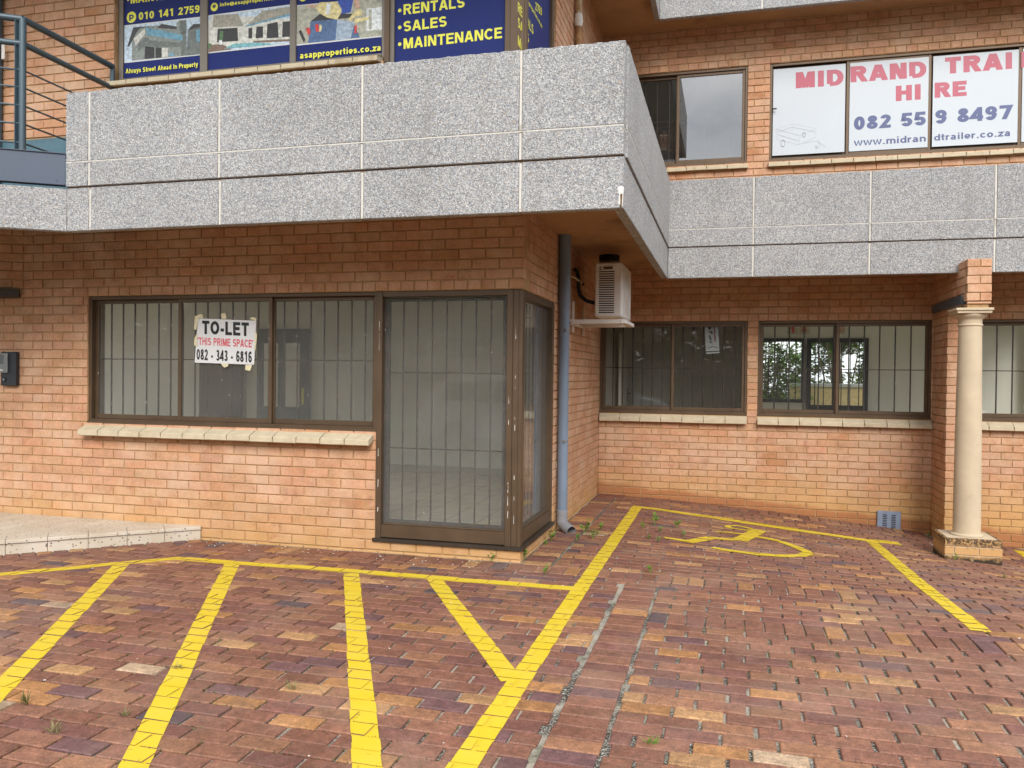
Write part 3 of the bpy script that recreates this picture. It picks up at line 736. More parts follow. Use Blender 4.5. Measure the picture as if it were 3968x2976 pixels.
# ---- ground beyond the yard (behind the viewer): verge, road, far verge
def sheet(name, x0, x1, y0, y1, z, mat, label, nx=1):
    return struct(mesh_obj(name, [(x0,y0,z),(x1,y0,z),(x1,y1,z),(x0,y1,z)], [(0,1,2,3)], mat), label)
M['soil'] = plain('bare_soil', (.16, .11, .07), .95, var=.3, scale=3, bump=.4)
M['grassm'] = plain('mown_grass', (.07, .12, .025), .95, var=.4, scale=9, bump=.5, dirt=((.16, .14, .05), 1.3, .55, .5))
M['asphalt'] = plain('asphalt', (.055, .055, .058), .85, var=.2, scale=30, bump=.4)
M['kerb'] = plain('concrete_kerb', (.42, .41, .38), .85, var=.12, scale=5, bump=.2)
sheet('ground', -FAR, FAR, -FAR, FAR, -.62, 'soil', 'bare earth around the building plot')
sheet('grass_verge', -40, 40, -19.5, -13.0, -.10, 'grassm', 'mown grass verge across the yard from the building')
sheet('road', -40, 40, -26.5, -19.7, -.20, 'asphalt', 'grey asphalt road beyond the grass verge')
o = G().bbox((-40, -19.72, -.3), (40, -19.5, -.06), .02).obj('kerb', 'kerb'); struct(o, 'pale concrete kerb along the road')
sheet('far_verge', -40, 40, -44, -26.6, -.06, 'grassm', 'grass bank on the far side of the road')

# ================================================================== BUILDING
YB = 4.06
ZF0, ZG, ZN, ZF1 = 2.60, 2.948, 3.145, 3.70          # fascia: bottom, groove, thin joint, top
YF, YK, XF = -1.02, 2.95, .935                         # fascia planes: bay front, rear front, bay side
ZS = 2.86
building = thing('office_building', 'two storey orange brick office building with grey stone-chip balcony fascias', 'building', (0, 0, 0))
F1 = WallFrame((0, 0), (1, 0), (0, 1)); F2 = WallFrame((0, 0), (0, 1), (-1, 0)); F3 = WallFrame((0, YB), (1, 0), (0, 1))
WIN_L = (-4.25, -1.285, 1.0, 2.19); WIN_D = (-1.285, .0, .065, 2.19)
RW1, RW2, RW3 = (.004, 1.84, 1.02, 2.19), (1.965, 3.915, 1.02, 2.19), (4.27, 6.3, 1.02, 2.19)
XLW, XRW = -9.5, 6.6; ENT = (-8.6, -5.75, .09, 2.19)
# lower storey walls (mortar body) and their bricks
w1 = wall_slab(F1, XLW, 0, -.3, ZS+.02, [WIN_L, ENT, (WIN_D[0], .01, WIN_D[2], WIN_D[3])], .009, .22, 'front_wall', 'mortar', building)
register(F1, w1, make_bricks(F1, XLW, 0, -.045, ZS, [WIN_L, ENT, (WIN_D[0], .01, .065, 2.19)], [(-4.25, -.0, 2.19)], phase=.03, seed=3, corner=1))
w2 = wall_slab(F2, .22, YB+.4, -.3, ZS+.02, [(0, 1.25, .065, 2.19)], .009, .22, 'side_wall', 'mortar', building)
register(F2, w2, make_bricks(F2, .116, YB, -.06, ZS, [(0, 1.25, .065, 2.19)], [(.116, 1.25, 2.19)], phase=.116, seed=4))
w3 = wall_slab(F3, .0, XRW, -.6, ZS+.02, [RW1, RW2, RW3], .009, .22, 'rear_wall', 'mortar', building)
register(F3, w3, make_bricks(F3, 0.002, XRW, -.42, ZS, [RW1, RW2, RW3], [(.004, 1.84, 2.19), (1.965, 3.915, 2.19), (4.27, 6.3, 2.19)], phase=.09, seed=5))
# upper storey
UP = 3.17
UW = (-3.97, .0, 2.9, 7.0); UWS = (-3.97, -1.25, 4.15, 7.0); UWD = (-1.25, .01, 2.95, 7.0)
w4 = wall_slab(F1, XLW, 0, 2.95, 6.0, [UWS, UWD], .009, .22, 'upper_front_wall', 'mortar', building)
register(F1, w4, make_bricks(F1, XLW, -3.97, 3.7, 5.7, [], phase=.03, seed=6))
register(F1, w4, make_bricks(F1, -3.97, -1.25, 3.9, 4.15, [], phase=.03, seed=16))
F1r = WallFrame((-3.97, 0), (0, 1), (-1, 0))
register(F1r, w4, make_bricks(F1r, .033, .11, 3.9, 5.7, [], phase=.033, seed=17))
w5 = wall_slab(F2, .22, YB, 2.95, 6.0, [(0, 1.16, 2.9, 7.0)], .009, .22, 'upper_side_wall', 'mortar', building)
register(F2, w5, make_bricks(F2, 1.16, YB, 3.9, 5.95, [], phase=.05, seed=7))
UA, UB = (.35, 1.80, 4.145, 5.335), (2.06, 6.4, 4.145, 5.335)
w6 = wall_slab(F3, .0, XRW, 2.95, 6.0, [UA, UB], .009, .22, 'upper_rear_wall', 'mortar', building)
register(F3, w6, make_bricks(F3, .002, XRW, 3.9, 5.95, [UA, UB], [(.35, 1.80, 5.335), (2.06, 6.4, 5.335)], phase=.12, seed=8))
# brick pier on the rear wall and the brick beam running out to the column
PX0, PX1, PYF = 3.925, 4.15, 3.43
BX0, BX1, BYF = 3.905, 4.125, 2.61
pier = G().box((PX0+.009, PYF+.009, -.5), (PX1, YB+.008, 2.27)).obj('pier', 'mortar', building)
F4 = WallFrame((PX0, YB), (0, -1), (1, 0)); F5 = WallFrame((PX0, PYF), (1, 0), (0, 1))
register(F4, pier, make_bricks(F4, 0.002, YB-PYF-.03, -.40, 2.275, [], phase=.0, seed=9))
register(F5, pier, make_bricks(F5, 0, PX1-PX0, -.40, 2.275, [], phase=.0, seed=10, corner=-1))
beam = G().box((BX0+.009, BYF+.009, 2.285), (BX1-.004, YB+.007, 2.694)).obj('beam', 'mortar', building)
F6 = WallFrame((BX0, YB), (0, -1), (1, 0)); F7 = WallFrame((BX0, BYF), (1, 0), (0, 1))
register(F6, beam, make_bricks(F6, .002, YB-BYF-.11, 2.275, 2.70, [], phase=.06, seed=12))
register(F7, beam, make_bricks(F7, 0, BX1-BX0, 2.25, 2.70, [], phase=.0, seed=13, corner=-1))
G().box((BX0-.02, BYF+.10, 2.262), (BX0+.09, YB-.1, 2.274)).box((BX0-.024, BYF+.10, 2.262), (BX0-.016, YB-.1, 2.345)).obj('steel_lintel', 'steel', beam)
# brick beam over the entrance at the far left (splayed)
ang = R_(212.5); lu = np.array([math.cos(ang), math.sin(ang)])
F8 = WallFrame((-5.0-.0, .0), (-lu[0], -lu[1]), (lu[1], -lu[0]))
g = G(); q = [F8.p(a, b, 2.22) for a, b in ((-3, .009), (0, .009), (0, .23), (-3, .23))]; g.prism(q, (0, 0, ZS-2.2))
beam2 = g.obj('entrance_beam', 'mortar', building)
register(F8, beam2, make_bricks(F8, -3, -.004, 2.275, ZS, [], phase=.02, seed=14))
g = G(); g.prism([F8.p(a, b, 2.19) for a, b in ((-3, -.035), (-.03, -.035), (-.03, .21), (-3, .21))], (0, 0, .075)); g.obj('door_head_cover', 'frame_dark', beam2)

BRICK_POOL.sort(key=lambda t: -t[0])
rest = {}
for i, (sz, wall, F, q) in enumerate(BRICK_POOL):
    if i < 300 and sz > 0: emit_brick(wall, F, q)
    else: rest.setdefault('all', []).append((F, q))
items = []
for F, q in rest['all']:
    u, z, L_, h, lift, tw, c, dep = q
    rm = np.array(Matrix.Rotation(F.ang, 3, 'Z') @ Matrix.Rotation(tw, 3, 'Y'))
    items.append((F.p(u, -lift, z), rm, L_, h, c, dep))
joined_plates('bricks', items, 'brick_s', building)

# ------------------------------------------------------------------ slabs, soffits, fascias
slab = G()
slab.box((XLW, YF+.10, ZS), (XF-.07, .0, 2.96)).box((0.0, -.001, ZS), (XF-.07, YB, 2.96)).box((XF-.07, YK+.07, ZS), (XRW, YB, 2.96))
slab.obj('balcony_slab', 'soffit', building)
YU, XU, ZU0 = 3.50, .76, 5.77
s2 = G(); s2.box((XLW, -1.55, 5.86), (XU-.06, .0, 6.1)).box((0, -.001, 5.86), (XU-.06, YB, 6.1)).box((XU-.06, YU+.06, 5.86), (XRW, YB, 6.1)).box((XLW, .0, 5.99), (0, YB+4, 6.12)).box((0, YB, 5.99), (XRW, YB+6, 6.12))  # front overhang, out of view, deepened to shade the upper bay wall
s2.obj('upper_slab', 'soffit', building)

fasc = bpy.data.objects.new('balcony_fascia', None)
def sealbox(name, F, u0, u1, z0, z1, w0, w1, mat, parent):
    return G().prism([F.p(a, b, z0) for a, b in ((u0,w0),(u1,w0),(u1,w1),(u0,w1))], (0, 0, z1-z0)).obj(name, mat, parent)
def panel(F, u0, u1, z0, z1, w0, w1, parent, name='panel', rough_top=False):
    """stone-chip panel, slightly eased edges; ragged upper arris when it is a coping"""
    n = max(2, int((u1-u0)/.03)) if rough_top else 1; g = G(); c = .005; r = random.Random(int((u0+z0)*1000))
    us = [u0+c+(u1-u0-2*c)*i/n for i in range(n+1)]
    jz = [r.uniform(-.006, .003) if rough_top else 0 for _ in us]
    V = []
    for i, u in enumerate(us):
        uo = u0 if i == 0 else (u1 if i == n else u)
        V += [F.p(u, w0, z0+c), F.p(u, w0, z1-c+jz[i]), F.p(uo, w0+c, z1+jz[i]), F.p(uo, w1, z1+jz[i]*.3), F.p(uo, w1, z0), F.p(uo, w0+c, z0)]
    Fs = []
    for i in range(n):
        a, b = i*6, (i+1)*6
        Fs += [(a+k, b+k, b+(k+1) % 6, a+(k+1) % 6) for k in range(6)]
        Fs[-6:] = [(b+k, a+k, a+(k+1) % 6, b+(k+1) % 6) for k in range(6)]
    Fs += [(0,1,2,3,4,5), tuple(n*6+k for k in (5,4,3,2,1,0))]
    g.add(V, Fs); return g.obj(name, 'granite', parent)
def fascia(label_part, F, joints, u0, u1, levels, th=.07, proud=.018, coping=True):
    """levels: list of (z0, z1, w0)"""
    z0a, z1a = levels[0][0], levels[-1][1]
    root = sealbox(label_part, F, u0+.004, u1-.004, z0a+.012, z1a-.03, .012, th-.004, 'caulk', building)
    edges = [u0] + [j for j in joints if u0 < j < u1] + [u1]
    for (za, zb, w0) in levels:
        for i in range(len(edges)-1):
            a = edges[i] + (.0095 if i else 0); b = edges[i+1] - (.0095 if i < len(edges)-2 else 0)
            panel(F, a, b, za, zb, w0, th, root, rough_top=coping and zb == z1a)
        for i in range(1, len(edges)-1):      # sealant bead in each upright joint
            sealbox('joint_bead', F, edges[i]-.0085, edges[i]+.0085, za+.004, zb-.006, w0+.004, .014, 'caulk', root)
    sealbox('joint_bead', F, u0+.002, u1-.002, ZN-.0045, ZN+.0045, -.0115, .01, 'caulk', root) if len(levels) > 2 else None
    sealbox('rust_groove', F, u0+.002, u1-.002, ZG-.012, ZG+.006, .006, th-.002, 'rust', root)
    return root
LV = [(ZF0, ZG-.006, .0), (ZG+.004, ZN-.004, -.013), (ZN+.004, ZF1, -.013)]
FB = WallFrame((0, YF), (1, 0), (0, 1)); FK = WallFrame((0, YK), (1, 0), (0, 1)); FS = WallFrame((XF, 0), (0, 1), (-1, 0))
fascia('bay_fascia', FB, [-3.297, -2.118, -.945, .23], -3.52, XF, LV)
fascia('bay_side_fascia', FS, [.55], YF+.074, YK+.02, LV)
fascia('rear_fascia', FK, [1.86, 3.05, 4.24, 5.43], XF+.002, XRW, LV)
# low splayed length of fascia at the far left
FL = WallFrame((-3.515, YF), (-lu[0], -lu[1]), (lu[1], -lu[0]))
root = sealbox('splayed_fascia', FL, -3.0, -.002, ZF0+.012, ZG-.03, .012, .066, 'caulk', building)
panel(FL, -3.0, .0, ZF0, ZG-.009, .0, .07, root)
G().prism([(-3.6, YF+.08, ZS), (-3.6, -.02, ZS), (-6.5, -.02, ZS), (-6.5, -2.6, ZS), (-6.05, -2.55, ZS)], (0, 0, .1)).obj('landing_slab', 'soffit', root)
# inner back lining of the parapets (plain concrete)
G().box((-3.5, YF+.071, 2.96), (XF-.08, YF+.14, ZF1-.03)).box((XF-.14, YF+.14, 2.96), (XF-.071, YK, ZF1-.03)).box((XF-.06, YK+.071, 2.96), (XRW, YK+.14, ZF1-.03)).obj('parapet_lining', 'slab', building)
# upper storey fascia
FKU = WallFrame((0, YU), (1, 0), (0, 1)); FSU = WallFrame((XU, 0), (0, 1), (-1, 0))
r2 = sealbox('upper_rear_fascia', FKU, XU+.004, XRW, ZU0+.01, 6.58, .012, .055, 'caulk', building)
for a, b in ((XU+.002, 1.93), (1.95, 3.12), (3.14, 4.31), (4.33, 5.5), (5.52, XRW)): panel(FKU, a, b, ZU0, 6.6, 0, .06, r2)
r3 = sealbox('upper_side_fascia', FSU, -1.60, YU-.01, ZU0+.01, 6.58, .012, .055, 'caulk', building)
panel(FSU, -1.60, YU+.02, ZU0, 6.6, 0, .06, r3)
panel(WallFrame((0, -1.66), (1, 0), (0, 1)), XLW, XU, ZU0, 6.6, 0, .06, r3)
# broken corner with exposed rust at the bottom of the bay fascia
cp = [wY(x, y, YF-.004) for x, y in ((2392, 728), (2405, 720), (2417, 724), (2412, 800), (2396, 790), (2399, 755))]
G().prism(cp, (0, .003, 0)).obj('spalled_patch', 'dirtw', building)
cp = [wY(x, y, YF-.006) for x, y in ((2403, 752), (2412, 750), (2409, 802), (2402, 806), (2404, 775))]
G().prism(cp, (0, .002, 0)).obj('rust_scar', 'rust', building)

# ------------------------------------------------------------------ windows
def fbox(F, g, u0, u1, w0, w1, z0, z1, c=.003):
    """chamfered box in wall coordinates"""
    t = G().bbox((u0, w0, z0), (u1, w1, z1), c); g.add([F.p(*p) for p in t.v], t.f); return g
def window(F, u0, u1, z0, z1, splits, wg=.07, bar_pitch=.134, hbars=(), fr='frame', gl='glass', gl2=None, bottom=.045, bars=True, name='window', bar_w=.06, cover=False, panes=True):
    root = G(); j = .030
    for a, b in ((u0, u0+j), (u1-j, u1)): fbox(F, root, a, b, wg-.05, wg+.05, z0, z1)
    fbox(F, root, u0+j, u1-j, wg-.05, wg+.05, z1-j, z1); fbox(F, root, u0+j, u1-j, wg-.055, wg+.05, z0, z0+bottom*.7)
    fbox(F, root, u0-.004, u1+.004, wg-.07, wg-.02, z0-.012, z0+.012)
    win = root.obj(name, fr, building)
    e = [u0+j] + list(splits) + [u1-j]
    for i in range(len(e)-1):
        a, b = e[i]-(.012 if i else 0), e[i+1]+(.012 if i < len(e)-2 else 0); off = -.018 if i % 2 else .012; sw = .036
        s = G(); zt, zb = z1-j, z0+bottom*.7
        for p, q in ((a, a+sw), (b-sw, b)): fbox(F, s, p, q, wg+off-.014, wg+off+.014, zb, zt)
        fbox(F, s, a+sw, b-sw, wg+off-.013, wg+off+.013, zt-sw, zt); fbox(F, s, a+sw, b-sw, wg+off-.013, wg+off+.013, zb, zb+sw+.008)
        s.obj('sash', fr, win)
        if panes:
            P = [F.p(a+sw-.004, wg+off, zb+sw), F.p(b-sw+.004, wg+off, zb+sw), F.p(b-sw+.004, wg+off, zt-sw+.004), F.p(a+sw-.004, wg+off, zt-sw+.004)]
            mesh_obj('pane', P, [(0,1,2,3)], gl2 if gl2 and i % 2 else gl, win)
    if bars:
        n = int(round((u1-u0-.06)/bar_pitch)); p = (u1-u0-.06)/n
        for i in range(1, n):
            u = u0+.03+i*p; G().tube([F.p(u, wg+bar_w, z0+.02), F.p(u, wg+bar_w, z1-.03)], .0085, 6).obj('burglar_bar', 'bar', win)
        for zh in hbars: G().tube([F.p(u0+.03, wg+bar_w+.012, zh), F.p(u1-.03, wg+bar_w+.012, zh)], .005, 6).obj('burglar_bar', 'bar', win)
    return win
def sills(F, u0, u1, zt, n=None, proj=.10, drop=.055, th=.052, name='window_sill', back=.03):
    n = n or max(1, round((u1-u0)/BP)); w = (u1-u0)/n; r = random.Random(int(abs(u0)*977)+3)
    bed = G(); bed.prism([F.p(a, b, zt-th-.030) for a, b in ((u0+.01, -proj*.45), (u1-.01, -proj*.45), (u1-.01, back), (u0+.01, back))], (0, 0, .02)); root = bed.obj(name, 'mortar', building)
    for i in range(n):
        a, b = u0+i*w+.003, u0+(i+1)*w-.003; dz = r.uniform(-.002, .002); c = .006; g = G()
        prof = [(back, zt), (-proj+c, zt-drop), (-proj, zt-drop-c), (-proj, zt-drop-th+c), (-proj+c, zt-drop-th), (back, zt-th+.002)]
        V = [F.p(a+(c*.5 if k == 2 else 0), p, z+dz) for k, (p, z) in enumerate(prof)] + [F.p(b-(c*.5 if k == 2 else 0), p, z+dz) for k, (p, z) in enumerate(prof)]
        m = len(prof); g.add(V, [tuple(range(m)), tuple(range(2*m-1, m-1, -1))] + [(k, k+m, (k+1) % m+m, (k+1) % m) for k in range(m)])
        g.obj('sill_brick', 'sill', root)
    return root
# lower bay
X1, X2 = wY(702, 1400, .07)[0], wY(1056, 1400, .07)[0]
window(F1, *WIN_L[:2], 1.0, 2.187, [X1, X2], hbars=(1.60,), gl='glass_dusty_lift')
sills(F1, -4.27, -1.30, .985)
window(F1, *ENT[:2], .09, 2.187, [-7.65, -6.7], bars=False, name='added_entrance_glazing')  # unseen glazed doors added to let more daylight into the bay room
# tall corner window: front leaf
def corner_window():
    g = G(); z0, z1 = .072, 2.187
    fbox(F1, g, -1.283, -1.235, .005, .12, z0, z1); fbox(F1, g, -1.235, -.10, .01, .11, z1-.045, z1); fbox(F1, g, -1.235, -.10, .012, .11, z0+.02, z0+.125); fbox(F1, g, -1.235, -.10, .03, .09, z0+.125, z0+.14)
    # corner posts
    fbox(F1, g, -.135, -.085, .004, .11, z0+.012, z1); fbox(F1, g, -.085, -.035, .012, .09, z0+.012, z1); fbox(F2, g, .012, .060, .003, .035, z0+.012, z1); fbox(F2, g, .060, .110, .006, .11, z0+.012, z1)
    fbox(F2, g, 1.19, 1.247, .006, .11, z0, z1); fbox(F2, g, .11, 1.19, .012, .11, z1-.06, z1); fbox(F2, g, .11, 1.19, .012, .11, z0+.02, z0+.125); fbox(F2, g, .11, 1.19, .03, .09, z0+.125, z0+.14)
    win = g.obj('corner_window', 'frame', building)
    s = G(); s.prism([F1.p(-1.30, -.022, .058), F1.p(.022, -.022, .058), F1.p(.022, .10, .058), F1.p(-1.30, .10, .058)], (0, 0, .028)); s.prism([F2.p(.10, -.022, .058), F2.p(1.262, -.022, .058), F2.p(1.262, .10, .058), F2.p(.10, .10, .058)], (0, 0, .0275))
    s.obj('threshold', 'frame_dark', win)
    for F, a, b in ((F1, -1.24, -.13), (F2, .105, 1.195)):
        mesh_obj('pane', [F.p(a, .06, z0+.13), F.p(b, .06, z0+.13), F.p(b, .06, z1-.04), F.p(a, .06, z1-.04)], [(0,1,2,3)], 'glass_dusty_lift', win)
    s = G(); fbox(F1, s, -1.232, -1.19, .075, .10, z0+.13, z1-.05); fbox(F1, s, -.185, -.14, .075, .10, z0+.13, z1-.05); fbox(F1, s, -1.19, -.185, .075, .10, z1-.08, z1-.05); fbox(F1, s, -1.19, -.185, .075, .10, z0+.135, z0+.165)
    s.obj('bar_frame', 'bar', win)
    for i in range(1, 8):
        u = -1.21+i*(1.21-.165)/8; G().tube([F1.p(u, .105, z0+.15), F1.p(u, .105, z1-.06)], .0075, 6).obj('burglar_bar', 'bar', win)
    for zz in (1.50, .85): G().tube([F1.p(-1.2, .115, zz), F1.p(-.17, .115, zz)], .0055, 6).obj('burglar_bar', 'bar', win)
    for i in range(1, 8):
        u = .12+i*.131; G().tube([F2.p(u, .13, z0+.15), F2.p(u, .13, z1-.06)], .0065, 6).obj('burglar_bar', 'bar', win)
    for zz in (1.50,): G().tube([F2.p(.12, .14, zz), F2.p(1.18, .14, zz)], .005, 6).obj('burglar_bar', 'bar', win)
corner_window()
g = G(); r = random.Random(31)     # specks and runs of white paint left on frames and glass
for i in range(70):
    if i < 45: u = r.uniform(-4.15, -.16); z = r.uniform(1.06 if u < -1.3 else .25, 2.1); w = .028; L2 = r.uniform(.004, .02)
    else: u = r.choice((-.11, -.06, -1.26)); z = r.uniform(.2, 2.1); w = .0015 if u != -.06 else .010; L2 = r.uniform(.01, .09)
    d = r.uniform(.0012, .003); g.add([F1.p(u-d, w, z), F1.p(u+d, w, z), F1.p(u+d*.6+r.uniform(-.004, .004), w, z+L2), F1.p(u-d*.6, w, z+L2)], [(0,1,2,3)])
o = g.obj('paint_specks', 'dirtw', building); o['kind'] = 'stuff'
# lower rear windows
window(F3, *RW1[:2], 1.03, 2.187, [wY(2606, 1400, YB+.07)[0]], hbars=(1.60,), bar_pitch=.128); sills(F3, .012, 1.845, 1.02, 7, proj=.075, drop=.055)
window(F3, *RW2[:2], 1.03, 2.187, [wY(3242, 1400, YB+.07)[0]], hbars=(1.60,), bar_pitch=.165); sills(F3, 1.965, 3.92, 1.02, 8, proj=.075, drop=.055)
window(F3, *RW3[:2], 1.03, 2.187, [5.3], hbars=(1.60,), bar_pitch=.165); sills(F3, 4.25, 6.3, 1.02, 8, proj=.075, drop=.055)
# upper rear windows
window(F3, *UA[:2], 4.15, 5.332, [.95], gl2='glass_film', hbars=(4.76,), bar_pitch=.15); sills(F3, .33, 1.815, 4.135, 6, proj=.06, drop=.02)
window(F3, *UB[:2], 4.15, 5.332, [2.95, 3.855, 4.785, 5.6], bars=False, panes=False); sills(F3, 2.05, 6.4, 4.135, 18, proj=.06, drop=.02)
# upper bay windows (covered by posters)
s_ = 2.212
def c1(x, y): return (x/s_, y/s_)
def c2(x, y): return (950+x/s_, y/s_)
def c3(x, y): return (1900+x/s_, y/s_)
def c4(x, y): return (2900+x*.4828, y*.4828)
window(F1, -3.965, -1.255, 4.18, 5.75, [-3.09, -2.165], wg=.10, bars=False, panes=False); sills(F1, -3.985, -1.26, 4.175, 12, proj=.09, drop=.015, th=.045)
def upper_corner():
    g = G(); z0, z1 = 3.0, 5.75
    fbox(F1, g, -1.25, -1.205, .02, .14, z0, z1); fbox(F1, g, -.185, -.135, .02, .14, z0, z1); fbox(F1, g, -.135, -.02, .004, .06, z0, z1); fbox(F2, g, .02, .09, .003, .06, z0, z1); fbox(F2, g, 1.02, 1.08, .004, .1, z0, z1)
    fbox(F1, g, -1.205, -.185, .02, .14, z1-.05, z1); fbox(F1, g, -1.205, -.185, .02, .14, z0, z0+.15); fbox(F2, g, .09, 1.02, .01, .1, z0, z0+.15); fbox(F2, g, .09, 1.02, .01, .1, z1-.05, z1)
    return g.obj('upper_corner_window', 'frame', building)
upper_corner()

# ------------------------------------------------------------------ rooms behind the glass
def quad(name, pts, mat, parent): return mesh_obj(name, pts, [tuple(range(len(pts)))], mat, parent)
def room(x0, x1, y0, y1, z0, z1, skip=(), wallmat='plaster'):
    rt = quad('interior_floor', [(x0,y0,z0),(x1,y0,z0),(x1,y1,z0),(x0,y1,z0)], 'tile', building)
    quad('interior_ceiling', [(x0,y0,z1),(x0,y1,z1),(x1,y1,z1),(x1,y0,z1)], 'ceil', building)
    if 'l' not in skip: quad('interior_wall', [(x0,y0,z0),(x0,y1,z0),(x0,y1,z1),(x0,y0,z1)], wallmat, building)
    if 'r' not in skip: quad('interior_wall', [(x1,y0,z0),(x1,y0,z1),(x1,y1,z1),(x1,y1,z0)], wallmat, building)
    if 'b' not in skip: quad('interior_wall', [(x0,y1,z0),(x1,y1,z0),(x1,y1,z1),(x0,y1,z1)], wallmat, building)
room(-9.5, -.231, .231, 4.42, .09, 2.74, skip=('r', 'l'))
FE = WallFrame((-9.5, .0), (0, 1), (-1, 0))
wall_slab(FE, .0, 4.5, -.3, 2.86, [(.35, 4.3, .15, 2.7)], 0, .2, 'end_wall_added_opening', 'plaster', building); window(FE, .35, 4.3, .15, 2.7, [1.7, 3.0], wg=.1, bars=False)  # unseen end glazing added to light the bay room
wall_slab(F1, -9.5, -.231, .09, 2.74, [WIN_L, ENT, (-1.285, .1, .065, 2.19)], .2215, .229, 'interior_wall', 'plaster', building)
wall_slab(F2, .232, 4.41, .09, 2.74, [(0, 1.25, .065, 2.19)], .2215, .229, 'interior_wall', 'plaster', building)
G().bbox((-9.4, 4.395, .09), (-.24, 4.418, .19), .004).obj('skirting', 'skirt', building)
# dark door with pale panels and the brown partition inside the bay room
dx0, dx1 = -5.20, -4.33
dr = G().bbox((dx0, 4.36, .09), (dx1, 4.41, 2.13), .005).obj('interior_door', 'darkdoor', building)
for a, b in ((dx0+.13, dx0+.36), (dx0+.49, dx0+.72)):
    for za, zb in ((.25, .62), (.98, 1.92)): G().bbox((a, 4.34, za), (b, 4.362, zb), .004).obj('door_panel', 'plaster', dr)
G().bbox((dx1-.11, 4.335, 1.02), (dx1-.075, 4.358, 1.26), .003).obj('lock_plate', 'yel', dr)
G().box((-6.15, 4.30, .1), (-5.45, 4.40, 1.62)).obj('brick_partition', 'woodbrown', building)
# rear rooms
def far_wall():
    FW = WallFrame((0, 9.0), (1, 0), (0, 1))
    ops = [(2.16, 2.93, 1.05, 2.20), (2.96, 3.98, .09, 2.20)]
    wall_slab(FW, 1.9, 6.4, .0, 2.8, ops, 0, .2, 'interior_wall', 'plaster', building)
    for (a, b, c, d_) in ops:
        f = G(); t = .06 if a < 2.5 else .075
        for p, q in ((a, a+t), (b-t, b)): f.box((p, 8.96, c), (q, 9.06, d_))
        f.box((a+t, 8.96, d_-t), (b-t, 9.06, d_)); f.box((a+t, 8.96, c), (b-t, 9.06, c+t+(.85 if 2.5 < a < 4 else 0)))
        if 2.5 < a < 4: f.box(((a+b)/2-.04, 8.96, c+t), ((a+b)/2+.04, 9.06, d_-t))
        w = f.obj('rear_glazing', 'darkdoor', building)
        n = 5 if a < 2.5 else 7
        for i in range(1, n):
            u = a+(b-a)*i/n; G().tube([(u, 9.0, c+t), (u, 9.0, d_-t)], .008, 6).obj('burglar_bar', 'bar', w)
        G().tube([(a+t, 9.01, 1.60), (b-t, 9.01, 1.60)], .006, 6).obj('burglar_bar', 'bar', w)
        mesh_obj('pane', [(a, 9.08, c), (b, 9.08, c), (b, 9.08, d_), (a, 9.08, d_)], [(0,1,2,3)], 'glass', w)
room(1.92, 6.4, 4.29, 9.0, .09, 2.74, skip=('b', 'r')); far_wall()
FR = WallFrame((6.4, 9.2), (0, -1), (1, 0))
wall_slab(FR, .0, 5.1, -.3, 2.86, [(.5, 4.4, .4, 2.6)], 0, .2, 'end_wall_added_opening', 'plaster', building); window(FR, .5, 4.4, .4, 2.6, [1.8, 3.1], wg=.1, bars=False)  # out-of-view side glazing added to brighten the rear room
room(.02, 1.90, 4.275, 7.4, .09, 2.74)
wall_slab(F3, .0, 6.4, .09, 2.74, [RW1, RW2, RW3], .2215, .228, 'interior_wall', 'plaster', building)
idr = G().bbox((.10, 5.2, .09), (.14, 6.0, 2.1), .004).obj('interior_door', 'plaster', building)
G().bbox((.142, 5.86, 1.10), (.150, 5.91, 1.32), .002).obj('lock_plate', 'pvc_old', idr); G().tube([(.15, 5.885, 1.23), (.19, 5.885, 1.23), (.19, 5.76, 1.23)], .009, 6).obj('door_handle', 'pvc_old', idr)
room(.05, 1.98, 4.29, 7.5, 3.0, 5.7); room(2.0, 6.4, 4.29, 7.5, 3.0, 5.7)
room(-6.4, -.24, .26, 4.42, 3.0, 5.8)

# ================================================================== THINGS ON THE BUILDING
# ---- drainpipe
PXY = (.062, 1.405)
t = thing('drainpipe', 'blue-grey plastic drainpipe with angled shoe on the brick corner return', 'drainpipe', (PXY[0], PXY[1], H(*PXY)))
bs = (PXY[0], PXY[1], H(*PXY))
auto_smooth(G().tube([(*PXY, .165), (*PXY, 2.20)], .051, 20).obj('pipe', 'pvc', t, base=bs))
auto_smooth(G().tube([(*PXY, 2.15), (*PXY, 2.19), (*PXY, 2.21), (*PXY, ZS)], [.0515, .056, .0575, .0575], 20).obj('upper_pipe', 'pvc', t, base=bs))
auto_smooth(G().tube([(*PXY, .125), (*PXY, .14), (*PXY, .155), (*PXY, .17), (*PXY, .175)], [.055, .0575, .0555, .0575, .052], 20).obj('socket', 'pvc_old', t, base=bs))
sh = G(); n = 20; pts = [Vector((*PXY, .15)), Vector((*PXY, .045)), Vector((PXY[0]+.02, PXY[1]-.02, .01)), Vector((PXY[0]+.14, PXY[1]-.10, -.045+.06))]
